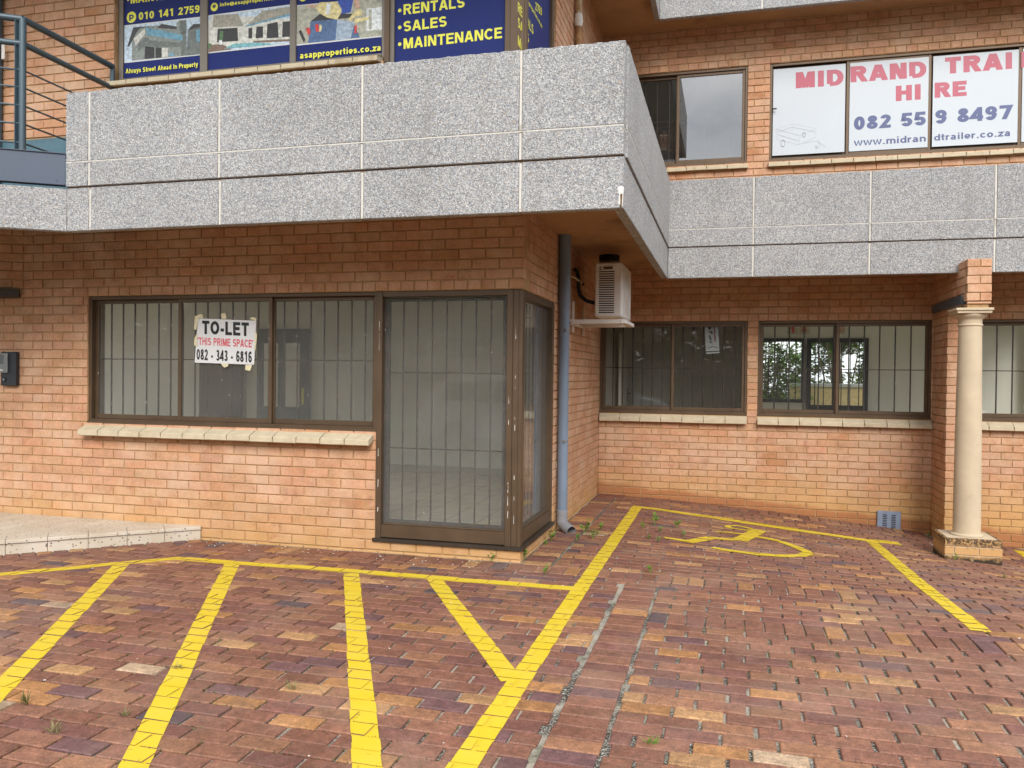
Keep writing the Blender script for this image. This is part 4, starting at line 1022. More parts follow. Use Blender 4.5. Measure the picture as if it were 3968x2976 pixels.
# shoe as an open, thick-walled bend
def shell(pts, r, rin, n=20):
    a = G().tube(pts, r, n, cap=False); b = G().tube(pts, rin, n, cap=False); g = G(); g.add(a.v, a.f); k = len(a.v)
    g.add(b.v, [tuple(reversed(f)) for f in b.f]); e = (len(pts)-1)*n
    g.f += [(e+j, e+(j+1) % n, k+e+(j+1) % n, k+e+j) for j in range(n)]; return g
sp = [(*PXY, .15), (*PXY, .06), (PXY[0]+.012, PXY[1]-.012, .035), (PXY[0]+.055, PXY[1]-.055, .012), (PXY[0]+.115, PXY[1]-.115, -.010)]
auto_smooth(shell(sp, .054, .049).obj('shoe', 'pvc_old', t, base=bs))
for zc in (.85, 1.93):
    auto_smooth(G().tube([(*PXY, zc-.007), (*PXY, zc+.007)], .0545, 20).obj('clip', 'pvc_old', t, base=bs)); G().bbox((PXY[0]+.018, PXY[1]-.066, zc-.014), (PXY[0]+.034, PXY[1]-.046, zc+.014), .002).obj('clip', 'pvc_old', t, base=bs)

# ---- air conditioner on bracket
AY0, AY1, AX0, AX1, AZ0, AZ1 = 2.0, 2.78, .262, .545, 2.105, 2.665
t = thing('air_conditioner', 'white outdoor air conditioning unit on wall brackets above the rear corner', 'air conditioner', (.4, 2.4, 2.03)); bs = (.4, 2.4, 2.03)
ca = G().bbox((AX0, AY0, AZ0), (AX1, AY1, AZ1), .012).obj('casing', 'acwhite', t, base=bs)
for i in range(19):
    z = AZ1-.10-i*.0235; g = G(); xa, xb = AX0+.045, AX1-.082
    P = [(xa, z), (xb, z), (xb+.004, z+.006), (xb, z+.012), (xa, z+.012), (xa-.004, z+.006)]
    g.prism([(x, AY0-.0012, zz) for x, zz in P], (0, .004, 0)); g.obj('louvre_slot', 'black', ca, base=bs)
for i in range(2):
    z = AZ1-.056-i*.0215; G().prism([(x, AY0-.0012, zz) for x, zz in ((AX0+.045, z), (AX0+.07, z), (AX0+.07, z+.012), (AX0+.045, z+.012))], (0, .004, 0)).obj('louvre_slot', 'black', ca, base=bs)
G().bbox((AX0+.082, AY0-.004, AZ1-.076), (AX1-.095, AY0+.002, AZ1-.034), .003).obj('badge', 'sill', ca, base=bs); G().bbox((AX0+.09, AY0-.006, AZ1-.066), (AX1-.103, AY0, AZ1-.046), .002).obj('badge_plate', 'blackp', ca, base=bs)
for (x, z) in ((AX0+.055, AZ1-.012), (AX0+.19, AZ1-.010), (AX0+.028, AZ1-.09), (AX0+.026, AZ0+.23), (AX0+.026, AZ0+.02), (AX0+.026, AZ0+.12)):
    G().tube([(x, AY0-.003, z), (x, AY0+.003, z)], .004, 6).obj('screw', 'bar', ca, base=bs)
g = G(); g.bbox((AX1-.002, AY0+.07, AZ0+.05), (AX1+.004, AY1-.05, AZ1-.06), .02); g.obj('fan_panel', 'acwhite', ca, base=bs)
g = G()
for rr in (.06, .11, .16, .21): g.tube([(AX1+.008, (AY0+AY1)/2+.06+rr*math.cos(a), (AZ0+AZ1)/2+rr*math.sin(a)) for a in np.linspace(0, 2*math.pi, 25)], .003, 5, cap=False)
g.obj('fan_guard', 'acwhite', ca, base=bs)
g = G(); n = 28
for i in range(n): g.add([(AX0+.02+(AX1-AX0-.05)*i/n, AY0+.01, AZ0-.004-.008*abs(math.sin(i*.9))), (AX0+.02+(AX1-AX0-.05)*(i+1)/n, AY0+.01, AZ0-.004-.008*abs(math.sin((i+1)*.9))), (AX0+.02+(AX1-AX0-.05)*(i+1)/n, AY0+.01, AZ0+.003), (AX0+.02+(AX1-AX0-.05)*i/n, AY0+.01, AZ0+.003)], [(0,1,2,3)])
g.obj('base_pan_edge', 'column', ca, base=bs)
for y in (1.97, 2.60):
    br = G().bbox((.006, y, AZ0-.075), (.585, y+.035, AZ0-.030), .003).obj('bracket_arm', 'acwhite', t, base=bs)
    G().bbox((.005, y+.11, AZ0-.16), (.03, y+.15, AZ0+.17), .003).obj('wall_rail', 'acwhite', br, base=bs)
G().bbox((.005, 1.97, AZ0-.085), (.03, 2.66, AZ0-.05), .003).obj('wall_rail', 'acwhite', t, base=bs)
G().bbox((.54, 1.96, AZ0-.075), (.60, 2.66, AZ0-.035), .003).obj('bracket_rail', 'acwhite', t, base=bs)
hs = [(.02, 2.10, 2.62), (.05, 2.10, 2.60), (.07, 2.09, 2.54), (.072, 2.09, 2.42), (.09, 2.09, 2.345), (.15, 2.10, 2.285), (.21, 2.10, 2.265), (.29, 2.11, 2.25)]
auto_smooth(G().tube(hs, .021, 10).obj('insulated_hose', 'foam', t, base=bs))
auto_smooth(G().tube([(.005, 1.95, 2.53), (.05, 2.02, 2.515), (.10, 2.13, 2.47)], .011, 8).obj('drain_tube', 'column', t, base=bs)); G().tube([(.10, 2.13, 2.47), (.118, 2.155, 2.456)], .013, 8).obj('tube_end', 'foam', t, base=bs)

# ---- round soffit light
c = (.29, 2.83, ZS)
t = thing('ceiling_light', 'round black light fitting under the brown balcony soffit', 'light fitting', c)
auto_smooth(G().lathe(c, [(.09, 0), (.115, 0), (.117, -.01), (.117, -.07), (.10, -.078), (.02, -.078)], 28).obj('collar', 'black', t, base=c)); auto_smooth(G().lathe(c, [(.10, -.076), (.088, -.10), (.05, -.122), (.005, -.128)], 28).obj('bowl', plain('brass', (.20, .13, .05), .5, .3), t, base=c))

# ---- rusty waste pipe on the upper bay side
t = thing('waste_pipe', 'flaking brown waste pipe on the upper brick side wall', 'pipe', (.045, 2.05, 3.0)); bs = (.045, 2.05, 3.0)
M['flake'] = plain('flaking_brown_paint', (.34, .18, .07), .7, var=.3, scale=9, bump=.4, dirt=((.65, .55, .38), 6, .5, .8))
auto_smooth(G().tube([(.045, 2.05, 3.0), (.045, 2.05, 5.25), (.045, 2.05, 5.85)], .036, 12).obj('pipe', 'flake', t, base=bs)); auto_smooth(G().tube([(.045, 2.05, 5.15), (.045, 2.05, 5.2), (.045, 2.05, 5.28)], [.04, .05, .04], 12).obj('joint', 'dirtw', t, base=bs))

# ---- intercom
t = thing('intercom', 'grey metal door intercom panel on the brick wall beside the step', 'intercom', (-5.13, 0, 1.33)); bs = (-5.13, 0, 1.33)
bk = G().bbox((-5.215, -.055, 1.33), (-5.035, -.002, 1.66), .008).obj('backbox', plain('charcoal_plastic', (.02, .024, .03), .5), t, base=bs)
fp = G().bbox((-5.235, -.075, 1.455), (-5.115, -.052, 1.648), .006).obj('faceplate', plain('brushed_steel', (.28, .29, .29), .4, .6), t, base=bs)
for i in range(8): G().bbox((-5.218, -.0765, 1.545+i*.011), (-5.155, -.074, 1.550+i*.011), .0006).obj('speaker_slot', 'black', fp, base=bs)
G().bbox((-5.215, -.077, 1.475), (-5.165, -.074, 1.488), .001).obj('button', 'white', fp, base=bs)
auto_smooth(G().tube([(-5.165, -.06, 1.39), (-5.165, -.054, 1.39)], .026, 16).obj('lens_ring', 'black', bk, base=bs)); auto_smooth(G().tube([(-5.165, -.066, 1.39), (-5.165, -.058, 1.39)], .011, 12).obj('lens', 'pvc_old', bk, base=bs))

# ---- wall vent
t = thing('wall_vent', 'blue-grey galvanised floor vent in the rear wall beside the pier', 'vent', (3.475, 4.04, -.27)); bs = (3.475, 4.04, -.27)
bp = G().bbox((3.347, 4.028, -.285), (3.604, 4.056, -.075), .003).obj('plate', 'vent', t, base=bs)
for xx in (3.405, 3.50):
    for i in range(8): G().bbox((xx, 4.0255, -.125-i*.021), (xx+.048, 4.0285, -.114-i*.021), .001).obj('slot', 'black', bp, base=bs)

# ---- column
CXc, CYc = 3.962, 2.70; PZ0, PZ1 = -.36, -.07
t = thing('column', 'cream plastered round column on a mouldy brick plinth under the brick beam', 'column', (CXc, CYc, -.30)); bs = (CXc, CYc, -.30)
prof = [(.150, PZ1-.001), (.150, PZ1+.012), (.1265, PZ1+.022)] + [(.1265-.021*(k/14)**1.5, PZ1+.022+(2.03-PZ1-.022)*k/14) for k in range(1, 15)]
shf = G().lathe((CXc, CYc, 0), prof, 40).obj('shaft', 'column', t, base=bs); auto_smooth(shf, 35)
cap = G().lathe((CXc, CYc, 0), [(.1055, 2.028), (.113, 2.032), (.116, 2.04), (.113, 2.048), (.107, 2.05), (.107, 2.085), (.112, 2.10), (.128, 2.112), (.143, 2.130), (.147, 2.145), (.147, 2.152)], 40).obj('capital', 'column', t, base=bs); auto_smooth(cap, 35)
ab = G().bbox((CXc-.155, CYc-.155, 2.1525), (CXc+.155, CYc+.155, 2.178), .003).bbox((CXc-.168, CYc-.168, 2.1785), (CXc+.168, CYc+.168, 2.205), .004).obj('abacus', 'column', t, base=bs)
G().box((BX0+.01, BYF+.02, 2.206), (BX1-.02, BYF+.25, 2.249)).obj('packing', 'mortar', t, base=bs)
PXa, PXb, PYa, PYb = CXc-.256, CXc+.254, 2.45, 2.96
pl = G().box((PXa+.008, PYa+.008, PZ0-.2), (PXb-.008, PYb-.008, PZ1-.012)).box((PXa+.03, PYa+.03, PZ1-.012), (PXb-.03, PYb-.03, PZ1-.003)).obj('plinth', 'column', t, base=bs)
for F, Ln in ((WallFrame((PXa, PYa), (1, 0), (0, 1)), PXb-PXa), (WallFrame((PXa, PYb), (0, -1), (1, 0)), PYb-PYa), (WallFrame((PXb, PYa), (0, 1), (-1, 0)), PYb-PYa)):
    for k in range(4):
        z1 = PZ1-k*CO-.001; z0_ = z1-CO+JT; cuts = [0, .255, .51] if k % 2 == 0 else [0, .085, .305, .51]
        lo, hi = (0, Ln) if F.U[0] == 1 else (.033, Ln-.033)
        for a, b in zip(cuts[:-1], cuts[1:]):
            a, b = max(a, lo)+(.004 if a > 0 else 0), min(b, hi)-(.004 if b < .5 else 0)
            if b-a < .03: continue
            o = bpy.data.objects.new('brick', plate_mesh(b-a, z1-z0_, 'brick_g')); link(o); o.parent = pl
            o.location = F.p((a+b)/2, 0, (z0_+z1)/2)-np.array(bs); o.rotation_euler = (0, 0, F.ang); o.color = (*brick_colour(prng), 1)
for i in range(5):   # brick-on-flat border round the shaft
    pass

# ---- terrazzo entrance step
zt = .088; st = []
far = STEP_A + sdir*4.5
top = [tuple(STEP_A-snor*.004-sdir*.02), tuple(far-snor*.004), (far[0]-.5, -.004), ]
step = G().prism([(STEP_A[0], -.004, -.2), (*(STEP_A-snor*.03), -.2), (*(far-snor*.03), -.2), (far[0], -.004, -.2)], (0, 0, .2+zt-.03)).obj('entrance_step', 'mortar'); struct(step, 'pale speckled terrazzo entrance step against the brick wall')
for k in range(14):      # risers and nosing slabs
    a = STEP_A+sdir*(k*.302+.002); b = STEP_A+sdir*((k+1)*.302-.002)
    G().prism([(*(a-snor*.0), -.06), (*b, -.06), (*(b-snor*.028), -.06), (*(a-snor*.028), -.06)], (0, 0, .06+zt-.034)).obj('riser_tile', 'terrazzo', step)
    g = G(); g.prism([(*(a+snor*.014), zt-.030), (*(b+snor*.014), zt-.030), (*(b-snor*.20), zt-.030), (*(a-snor*.20), zt-.030)], (0, 0, .022))
    g.prism([(*(a+snor*.008), zt-.008), (*(b+snor*.008), zt-.008), (*(b-snor*.20), zt-.008), (*(a-snor*.20), zt-.008)], (0, 0, .008)); g.obj('nosing_tile', 'terrazzo', step)
q0 = STEP_A-snor*.203; q1 = far-snor*.203
tt = (-.006-q0[1])/sdir[1]; q0 = q0+sdir*tt
nx = 16
for k in range(nx):
    a = q0+(q1-q0)*k/nx; b = q0+(q1-q0)*(k+1)/nx
    if k == 0: poly = [(*a, zt-.025), (*(b+sdir*-.002), zt-.025), (b[0], -.006, zt-.025)]
    else: poly = [(*(a+sdir*.002), zt-.025), (*(b-sdir*.002), zt-.025), (b[0]+.002, -.006, zt-.025), (a[0]-.002, -.006, zt-.025)]
    G().prism(poly, (0, 0, .024)).obj('tread_slab', 'terrazzo', step)

# ---- railing, stringer and gate at the upper left
ZR, ZR2 = 4.315, 4.118
pp = np.array([-3.92, -1.06]); we = np.array([-3.955, -.03])
t = thing('railing', 'blue-grey tubular steel balcony railing running back to the poster window', 'railing', (pp[0], pp[1], 3.2)); bs = (pp[0], pp[1], 3.2)
lf = pp + lu*2.0
auto_smooth(G().tube([(*pp, 3.1), (*pp, ZR)], .028, 14).obj('post', 'steel', t, base=bs))
for zz, rr in ((ZR, .027), (ZR2, .024)):
    auto_smooth(G().tube([(*lf, zz), (*pp, zz)], rr, 12).obj('handrail', 'steel', t, base=bs)); auto_smooth(G().tube([(*pp, zz), (*we, zz)], rr, 12).obj('handrail', 'steel', t, base=bs))
for zz in (3.907, 3.768, 3.622, 3.475, 3.32):
    G().tube([(*lf, zz), (*pp, zz), (*we, zz)], .008, 8).obj('bar', 'steel', t, base=bs)
G().bbox((we[0]-.02, we[1]-.015, ZR2+.01), (we[0]+.02, we[1]+.01, ZR+.012), .003).obj('end_plate', 'steel', t, base=bs); G().bbox((pp[0]-.035, pp[1]-.045, 3.1), (pp[0]-.029, pp[1]+.02, ZR), .001).obj('flat_stay', 'steel', t, base=bs)
ca_, cb_ = wY(262, 717, YF-.01), wY(258, 597, YF-.01)
FL2 = WallFrame((-3.525, YF-.012), (-lu[0], -lu[1]), (lu[1], -lu[0]))
t = thing('steel_stringer', 'slate blue steel channel lying on the low fascia under the railing', 'steel beam', (-3.525, YF, ca_[2])); bs = (-3.525, YF, ca_[2])
g = G(); za, zb = ca_[2]+.005, cb_[2]
g.prism([FL2.p(a, b, za) for a, b in ((-3, 0), (0, 0), (0, .008), (-3, .008))], (0, 0, zb-za)); w_ = g.obj('web', 'steel_l', t, base=bs)
for z in (za-.006, zb): G().prism([FL2.p(a, b, z) for a, b in ((-3, -.012), (.0, -.012), (.0, .07), (-3, .07))], (0, 0, .006)).obj('flange', 'steel_l', t, base=bs)
G().tube([FL2.p(-.06, -.004, za+.03), FL2.p(-.06, .0, za+.03)], .007, 8).obj('bolt', 'steel_l', t, base=bs)
G().box((-5.6, -.022, 3.0), (-3.99, -.004, 3.70)).obj('painted_plinth', 'teal', building)
gx = -5.235
t = thing('security_gate', 'dark blue steel gate edge with brass lock at the upper landing', 'gate', (gx-.1, -.06, 3.0)); bs = (gx-.1, -.06, 3.0)
G().bbox((gx-.14, -.07, 3.0), (gx-.075, -.03, 5.5), .004).bbox((gx-.06, -.065, 3.0), (gx+.0, -.025, 5.5), .004).obj('stile', 'steel', t, base=bs)
lk = wY(10, 205, -.075); G().bbox((lk[0]-.015, -.076, lk[2]-.06), (lk[0]+.022, -.066, lk[2]+.09), .003).obj('lock_plate', 'dirtw', t, base=bs)

# ================================================================== SIGNS
def disc(c, r, up, right, n=24): return [np.asarray(c)+np.asarray(right)*r*math.cos(2*math.pi*i/n)+np.asarray(up)*r*math.sin(2*math.pi*i/n) for i in range(n)]
class Sign:
    def __init__(s, name, label, cat, corners, mat, lift, group=None, th=.002):
        """corners bl, br, tr, tl ; lift = unit vector towards the viewer side"""
        s.lift = np.asarray(lift, float); c = [np.asarray(p, float) for p in corners]; s.base = c[0]; s.k = 0
        s.root = thing(name, label, cat, tuple(s.base), group)
        G().prism([p-s.lift*th for p in c], s.lift*th).obj('board', mat, s.root, base=s.base)
    def off(s): s.k += 1; return s.lift*(.0004+.00015*s.k)
    def text(s, body, bl, br, tl, mat, bold=.095, name='lettering'): return text_on(name, body, bl, br, tl, mat, s.root, s.off(), s.base, bold)
    def poly(s, pts, mat, name='print'): return flat(name, pts, mat, s.root, s.off(), s.base)
OUT = (0, -1, 0)
# ---- TO-LET board taped on the left window
def tl_(x, y): return wY(730+x/3.807, 1200+y/3.807, .030)
s = Sign('to_let_sign', 'white TO-LET board taped to the barred window', 'sign', [tl_(92, 780), tl_(968, 812), tl_(1000, 163), tl_(143, 128)], 'white', OUT, th=.003)
s.text('TO-LET', tl_(203, 357), tl_(893, 392), tl_(203, 160), 'blackp', .115)
s.text("'THIS PRIME SPACE'", tl_(135, 518), tl_(955, 560), tl_(135, 406), 'red')
s.text('082 - 343 - 6816', tl_(122, 738), tl_(938, 780), tl_(122, 578), 'blackp')
for x, y in ((162, 152), (968, 192), (118, 744), (944, 787)): s.poly(disc(tl_(x, y), .004, (0,0,1), (1,0,0), 10), 'pvc_old', 'eyelet')
trng = random.Random(5)
for i, P in enumerate([[(85,290),(100,95),(205,60),(225,125),(150,130),(118,295)], [(85,490),(95,420),(130,345),(135,530),(95,535)], [(487,60),(540,45),(563,90),(560,140),(492,132)], [(905,135),(950,110),(1005,125),(1000,195),(990,163)], [(985,310),(1020,365),(992,600),(975,600)], [(487,795),(590,795),(595,830),(540,855),(505,830)], [(845,815),(945,815),(915,905),(845,890)]]):
    pts = [tl_(*p)+np.array([0, -.0036-.0002*i, 0]) for p in P]
    mesh_obj('tape', pts, [tuple(range(len(pts)))], 'tape', s.root, base=s.base)
# ---- navy posters over the upper bay windows
Yp = .066
def b1(x, y): return wY(*c1(x, y), Yp)
def b2(x, y): return wY(*c2(x, y), Yp)
def poster(label, xa, xb, z0, z1=5.70): return Sign('window_poster', label, 'poster', [(xa, Yp, z0), (xb, Yp, z0), (xb, Yp, z1), (xa, Yp, z1)], 'navy', OUT, 'navy posters in the upper bay windows', th=.004)
grp = {k: pcol('print_'+k, v) for k, v in dict(sky=(.55,.68,.80), roof=(.055,.055,.055), wall=(.26,.29,.27), wall2=(.16,.18,.17), dark=(.035,.035,.035), glass=(.16,.36,.48), thatch=(.36,.34,.28), cream=(.66,.66,.60), pool=(.20,.46,.50), paving=(.22,.15,.11), jean=(.08,.15,.30), denim=(.36,.45,.56), skin=(.60,.38,.28), glove=(.74,.64,.32), shop=(.42,.42,.34), pale=(.72,.76,.76), tred=(.62,.04,.03), brightblue=(.03,.08,.40), green=(.10,.20,.08)).items()}
z0p = 4.235
s = poster('navy poster with phone number and a grey modern house picture', b1(1066, 400)[0], b1(1720, 400)[0], z0p)
s.text('\u2022MAINTENANCE', b1(1085, 36), b1(1712, -40), b1(1085, -36), 'yel')
U_, R__ = (0, 0, 1), (1, 0, 0)
rr = np.linalg.norm(b1(1127, 148)-b1(1127, 100)); s.poly(disc(b1(1127, 148), rr, U_, R__), 'yel', 'roundel'); s.text('p', b1(1108, 165), b1(1148, 161), b1(1108, 112), 'navy')
s.text('010 141 2759', b1(1190, 172), b1(1712, 108), b1(1190, 108), 'yel')
s.poly([b1(1067, 541), b1(1719, 473), b1(1719, 143), b1(1067, 218)], 'white', 'picture_border')
def pic(sg, f, items):
    for m, pts in items: sg.poly([f(*p) for p in pts], grp[m], 'picture')
pic(s, b1, [('sky', [(1069,530),(1718,463),(1718,153),(1069,228)]), ('wall2', [(1600,478),(1718,466),(1718,225),(1610,255)]), ('roof', [(1605,262),(1718,232),(1718,205),(1660,206)]),
  ('wall', [(1130,520),(1600,478),(1600,175),(1540,175),(1515,195),(1515,230),(1390,215),(1160,235),(1130,330)]), ('roof', [(1090,400),(1145,235),(1290,225),(1200,245),(1165,290),(1110,400)]), ('roof', [(1350,240),(1385,205),(1515,228),(1515,250),(1400,245)]),
  ('wall2', [(1550,480),(1602,474),(1600,172),(1545,178)]), ('glass', [(1255,300),(1565,350),(1565,300),(1255,235)]), ('wall2', [(1175,400),(1250,315),(1300,350),(1600,370),(1598,405),(1340,405),(1245,385),(1190,440)]), ('dark', [(1240,505),(1325,498),(1325,405),(1245,395)]), ('dark', [(1335,498),(1385,492),(1385,410),(1335,407)]), ('cream', [(1390,492),(1440,487),(1440,412),(1390,412)]), ('glass', [(1452,486),(1490,482),(1490,455),(1452,458)]), ('glass', [(1685,360),(1715,358),(1715,250),(1685,258)]), ('cream', [(1150,330),(1245,240),(1245,290),(1165,395)])])
s.text('Always Street Ahead In Property', b1(1080, 632), b1(1706, 577), b1(1080, 592), 'yel')
s = poster('navy poster with e-mail address and a poolside house picture', b1(1787, 400)[0], b2(386, 400)[0], z0p)
rr = np.linalg.norm(b1(1837, 60)-b1(1837, 24)); s.poly(disc(b1(1837, 60), rr, U_, R__), 'yel', 'roundel'); s.text('e', b1(1822, 70), b1(1852, 67), b1(1822, 28), 'navy')
s.text('info@asapproperties.co.za', b1(1885, 56), b1(2480, -14), b1(1885, 24), 'yel')
def b12(x, y): return wY(450+x/1.764, y/1.764, Yp)
s.poly([b12(631, 365), b12(1191, 305), b12(1191, 30), b12(631, 105)], 'white', 'picture_border')
pic(s, b12, [('sky', [(633,357),(1190,297),(1190,38),(633,112)]), ('cream', [(633,330),(1190,280),(1190,130),(870,120),(660,110),(633,150)]), ('thatch', [(660,188),(870,178),(835,95),(665,105)]), ('cream', [(860,150),(880,178),(960,110),(845,115)]), ('thatch', [(885,180),(1190,95),(1190,45),(1000,75)]), ('glass', [(885,186),(1190,106),(1190,92),(885,176)]), ('dark', [(690,290),(835,280),(830,190),(695,198)]), ('dark', [(905,262),(930,262),(932,190),(905,195)]), ('dark', [(955,262),(1005,258),(1005,180),(960,185)]), ('dark', [(1030,262),(1112,258),(1105,150),(1035,165)]), ('dark', [(1135,255),(1188,250),(1188,145),(1140,150)]), ('cream', [(835,285),(850,283),(848,190),(835,192)]), ('paving', [(633,357),(790,338),(720,300),(633,310)]), ('pool', [(740,335),(1080,303),(960,290),(800,300)]), ('green', [(633,335),(650,325),(655,300),(633,295)]), ('green', [(705,280),(730,276),(735,215),(712,210)]), ('white' if False else 'pale', [(704,308),(726,306),(726,275),(704,277)]), ('pale', [(877,286),(893,285),(893,256),(877,258)]), ('paving', [(940,292),(1190,282),(1190,268),(940,280)])])
s = poster('navy poster with web address and a handyman tool belt picture', b2(443, 400)[0], b2(1174, 400)[0], z0p)
rr = np.linalg.norm(b2(495, -30)-b2(495, -70)); s.poly(disc(b2(495, -28), rr, U_, R__), 'yel', 'roundel')
s.poly([b2(441, 392), b2(1173, 316), b2(1173, -27), b2(441, 46)], 'white', 'picture_border')
pic(s, b2, [('shop', [(443,380),(1172,306),(1172,-18),(443,54)]), ('pale', [(1040,265),(1172,250),(1172,60),(1040,75)]), ('shop', [(1060,255),(1085,252),(1085,80),(1060,83)]), ('jean', [(540,368),(780,345),(790,170),(660,120),(560,190)]), ('denim', [(775,345),(920,330),(930,180),(790,175)]), ('jean', [(905,330),(985,322),(935,215)]), ('brightblue', [(800,130),(905,105),(930,-10),(790,5),(830,80)]), ('dark', [(560,185),(930,150),(925,118),(640,120)]), ('glove', [(600,60),(640,20),(790,15),(830,100),(790,170),(700,150),(640,115)]), ('pale', [(690,120),(720,130),(740,30),(700,28)]), ('skin', [(515,55),(600,70),(610,40),(560,40)]), ('skin', [(925,0),(975,-5),(985,70),(950,80)]), ('glove', [(950,85),(990,75),(1010,130),(960,140)]), ('yel' if False else 'glove', [(885,165),(945,95),(965,120),(905,190)]), ('glove', [(935,165),(1062,145),(1062,170),(935,200)]), ('tred', [(520,245),(550,235),(572,295),(540,300)]), ('tred', [(600,215),(625,200),(640,280),(612,285)]), ('glove', [(640,210),(660,220),(650,280),(632,280)]), ('tred', [(940,225),(960,212),(955,285),(937,290)]), ('jean', [(545,368),(700,352),(690,265),(560,280)]), ('dark', [(460,270),(480,255),(520,345),(500,360)])])
s.text('asapproperties.co.za', b2(472, 505), b2(1172, 440), b2(472, 452), 'yel')
s = poster('tall navy poster listing rentals, sales and maintenance', b2(1285, 400)[0], b2(2200, 400)[0]+.03, 3.2)
for txt, a, b, cc, yb in (('RENTALS', (1358,127), (1882,62), (1358,38), 90), ('SALES', (1358,272), (1728,226), (1358,184), 235), ('MAINTENANCE', (1358,420), (2203,326), (1358,330), 379)):
    s.text(txt, b2(*a), b2(*b), b2(*cc), 'yel'); s.poly(disc(b2(1325, yb), np.linalg.norm(b2(1325, yb)-b2(1325, yb-16)), U_, R__, 16), 'yel', 'bullet')
Xs = -.035
def b3(x, y): return wX(*c3(x, y), Xs)
s = Sign('window_poster', 'narrow navy poster on the side pane of the upper corner window', 'poster', [(Xs, .10, 3.2), (Xs, 1.015, 3.2), (Xs, 1.015, 5.70), (Xs, .10, 5.70)], 'navy', (1, 0, 0), 'navy posters in the upper bay windows', th=.004)
for txt, a, b, cc in (('RENTALS', (236,98), (368,300), (236,10)), ('SALES', (236,225), (330,372), (236,140)), ('MAINTENANCE', (236,385), (452,700), (236,300)), ('2759', (384,82), (440,138), (384,10)), ('approperties.co.za', (312,12), (440,245), (312,-30))): s.text(txt, b3(*a), b3(*b), b3(*cc), 'yel')
for xa, xb, za in ((b1(1026, 400)[0], b1(1064, 400)[0], 4.2), (b1(1722, 400)[0], b1(1785, 400)[0], 4.2), (b2(388, 400)[0], b2(441, 400)[0], 4.2), (b2(1176, 400)[0], b2(1283, 400)[0], 3.2)):
    G().bbox((xa, .045, za), (xb, .125, 5.72), .006).obj('mullion', 'frame_t', building)
G().bbox((b1(1060, 400)[0], .05, 4.185), (b2(1176, 400)[0], .12, 4.232), .005).obj('bottom_rail', 'frame_t', building)
# ---- trailer hire film over the upper rear window
Yt = YB+.028
def b4(x, y): return wY(*c4(x, y), Yt)
def film(label, xa, xb): return Sign('trailer_sign', label, 'sign', [(xa, Yt, 4.215), (xb, Yt, 4.215), (xb, Yt, 5.27), (xa, Yt, 5.27)], 'offwhite', OUT, 'trailer hire film on the upper rear window', th=.003)
e4 = [2.10, 2.925, 2.975, 3.835, 3.882, 4.77, 4.81, 5.58]
s = film('white window film reading MID above a faint trailer drawing', e4[0], e4[1])
s.text('MID', b4(380, 710), b4(764, 683), b4(380, 582), 'pink', .13)
for a, b in (((222,1035),(352,995)), ((352,995),(545,1033)), ((545,1033),(415,1090)), ((222,1035),(232,1120)), ((545,1033),(540,1100)), ((232,1120),(405,1162)), ((405,1162),(540,1100)), ((415,1090),(405,1162)), ((352,995),(350,1050)), ((222,1035),(415,1090)), ((232,1060),(350,1020)), ((350,1020),(540,1060)), ((440,1150),(545,1130)), ((545,1130),(620,1180)), ((565,1120),(570,1190)), ((235,1080),(400,1130))):
    A, B = b4(*a), b4(*b); n_ = np.cross(B-A, (0, 1, 0)); n_ = n_/np.linalg.norm(n_)*.0016; s.poly([A-n_, B-n_, B+n_, A+n_], 'greyp', 'drawing')
for c0, r0 in (((278,1150), 30), ((445,1080), 22), ((548,1178), 14)):
    cc = b4(*c0); R0 = np.linalg.norm(b4(c0[0], c0[1]+r0)-cc); d0 = disc(cc, R0, U_, (.6, 0, 0), 20); d1 = disc(cc, R0*.86, U_, (.6, 0, 0), 20)
    V = [p+s.off() for p in d0]+[p+s.off() for p in d1]; mesh_obj('drawing', V, [(i, (i+1) % 20, 20+(i+1) % 20, 20+i) for i in range(20)], 'greyp', s.root, base=s.base)
s = film('white window film with RAND, the start of the number and web address', e4[2], e4[3])
s.text('RAND', b4(820, 662), b4(1430, 619), b4(818, 535), 'pink', .13); s.text('HI', b4(1183, 813), b4(1388, 798), b4(1183, 690), 'pink', .13)
s.text('082 55', b4(845, 1045), b4(1424, 1003), b4(848, 938), 'greyblue', .115); s.text('www.midran', b4(848, 1172), b4(1424, 1135), b4(848, 1118), 'greyblue', .085)
s = film('white window film with TRAI, the end of the number and web address', e4[4], e4[5])
s.text('TRAI', b4(1578, 594), b4(2122, 551), b4(1578, 463), 'pink', .13); s.text('RE', b4(1495, 786), b4(1752, 768), b4(1495, 665), 'pink', .13)
s.text('9 8497', b4(1500, 995), b4(2107, 953), b4(1500, 885), 'greyblue', .115); s.text('dtrailer.co.za', b4(1490, 1130), b4(2104, 1090), b4(1490, 1078), 'greyblue', .085)
s = film('white window film at the far end of the trailer lettering', e4[6], e4[7]); s.text('LER', b4(2190, 545), b4(2700, 505), b4(2190, 415), 'pink', .13)
# ---- small window handle
hp = b4(205, 882); G().bbox(hp+np.array([-.02, -.05, -.008]), hp+np.array([.03, -.035, .008]), .003).bbox(hp+np.array([-.018, -.04, -.004]), hp+np.array([-.008, .0, .004]), .001).obj('latch', 'black', building)
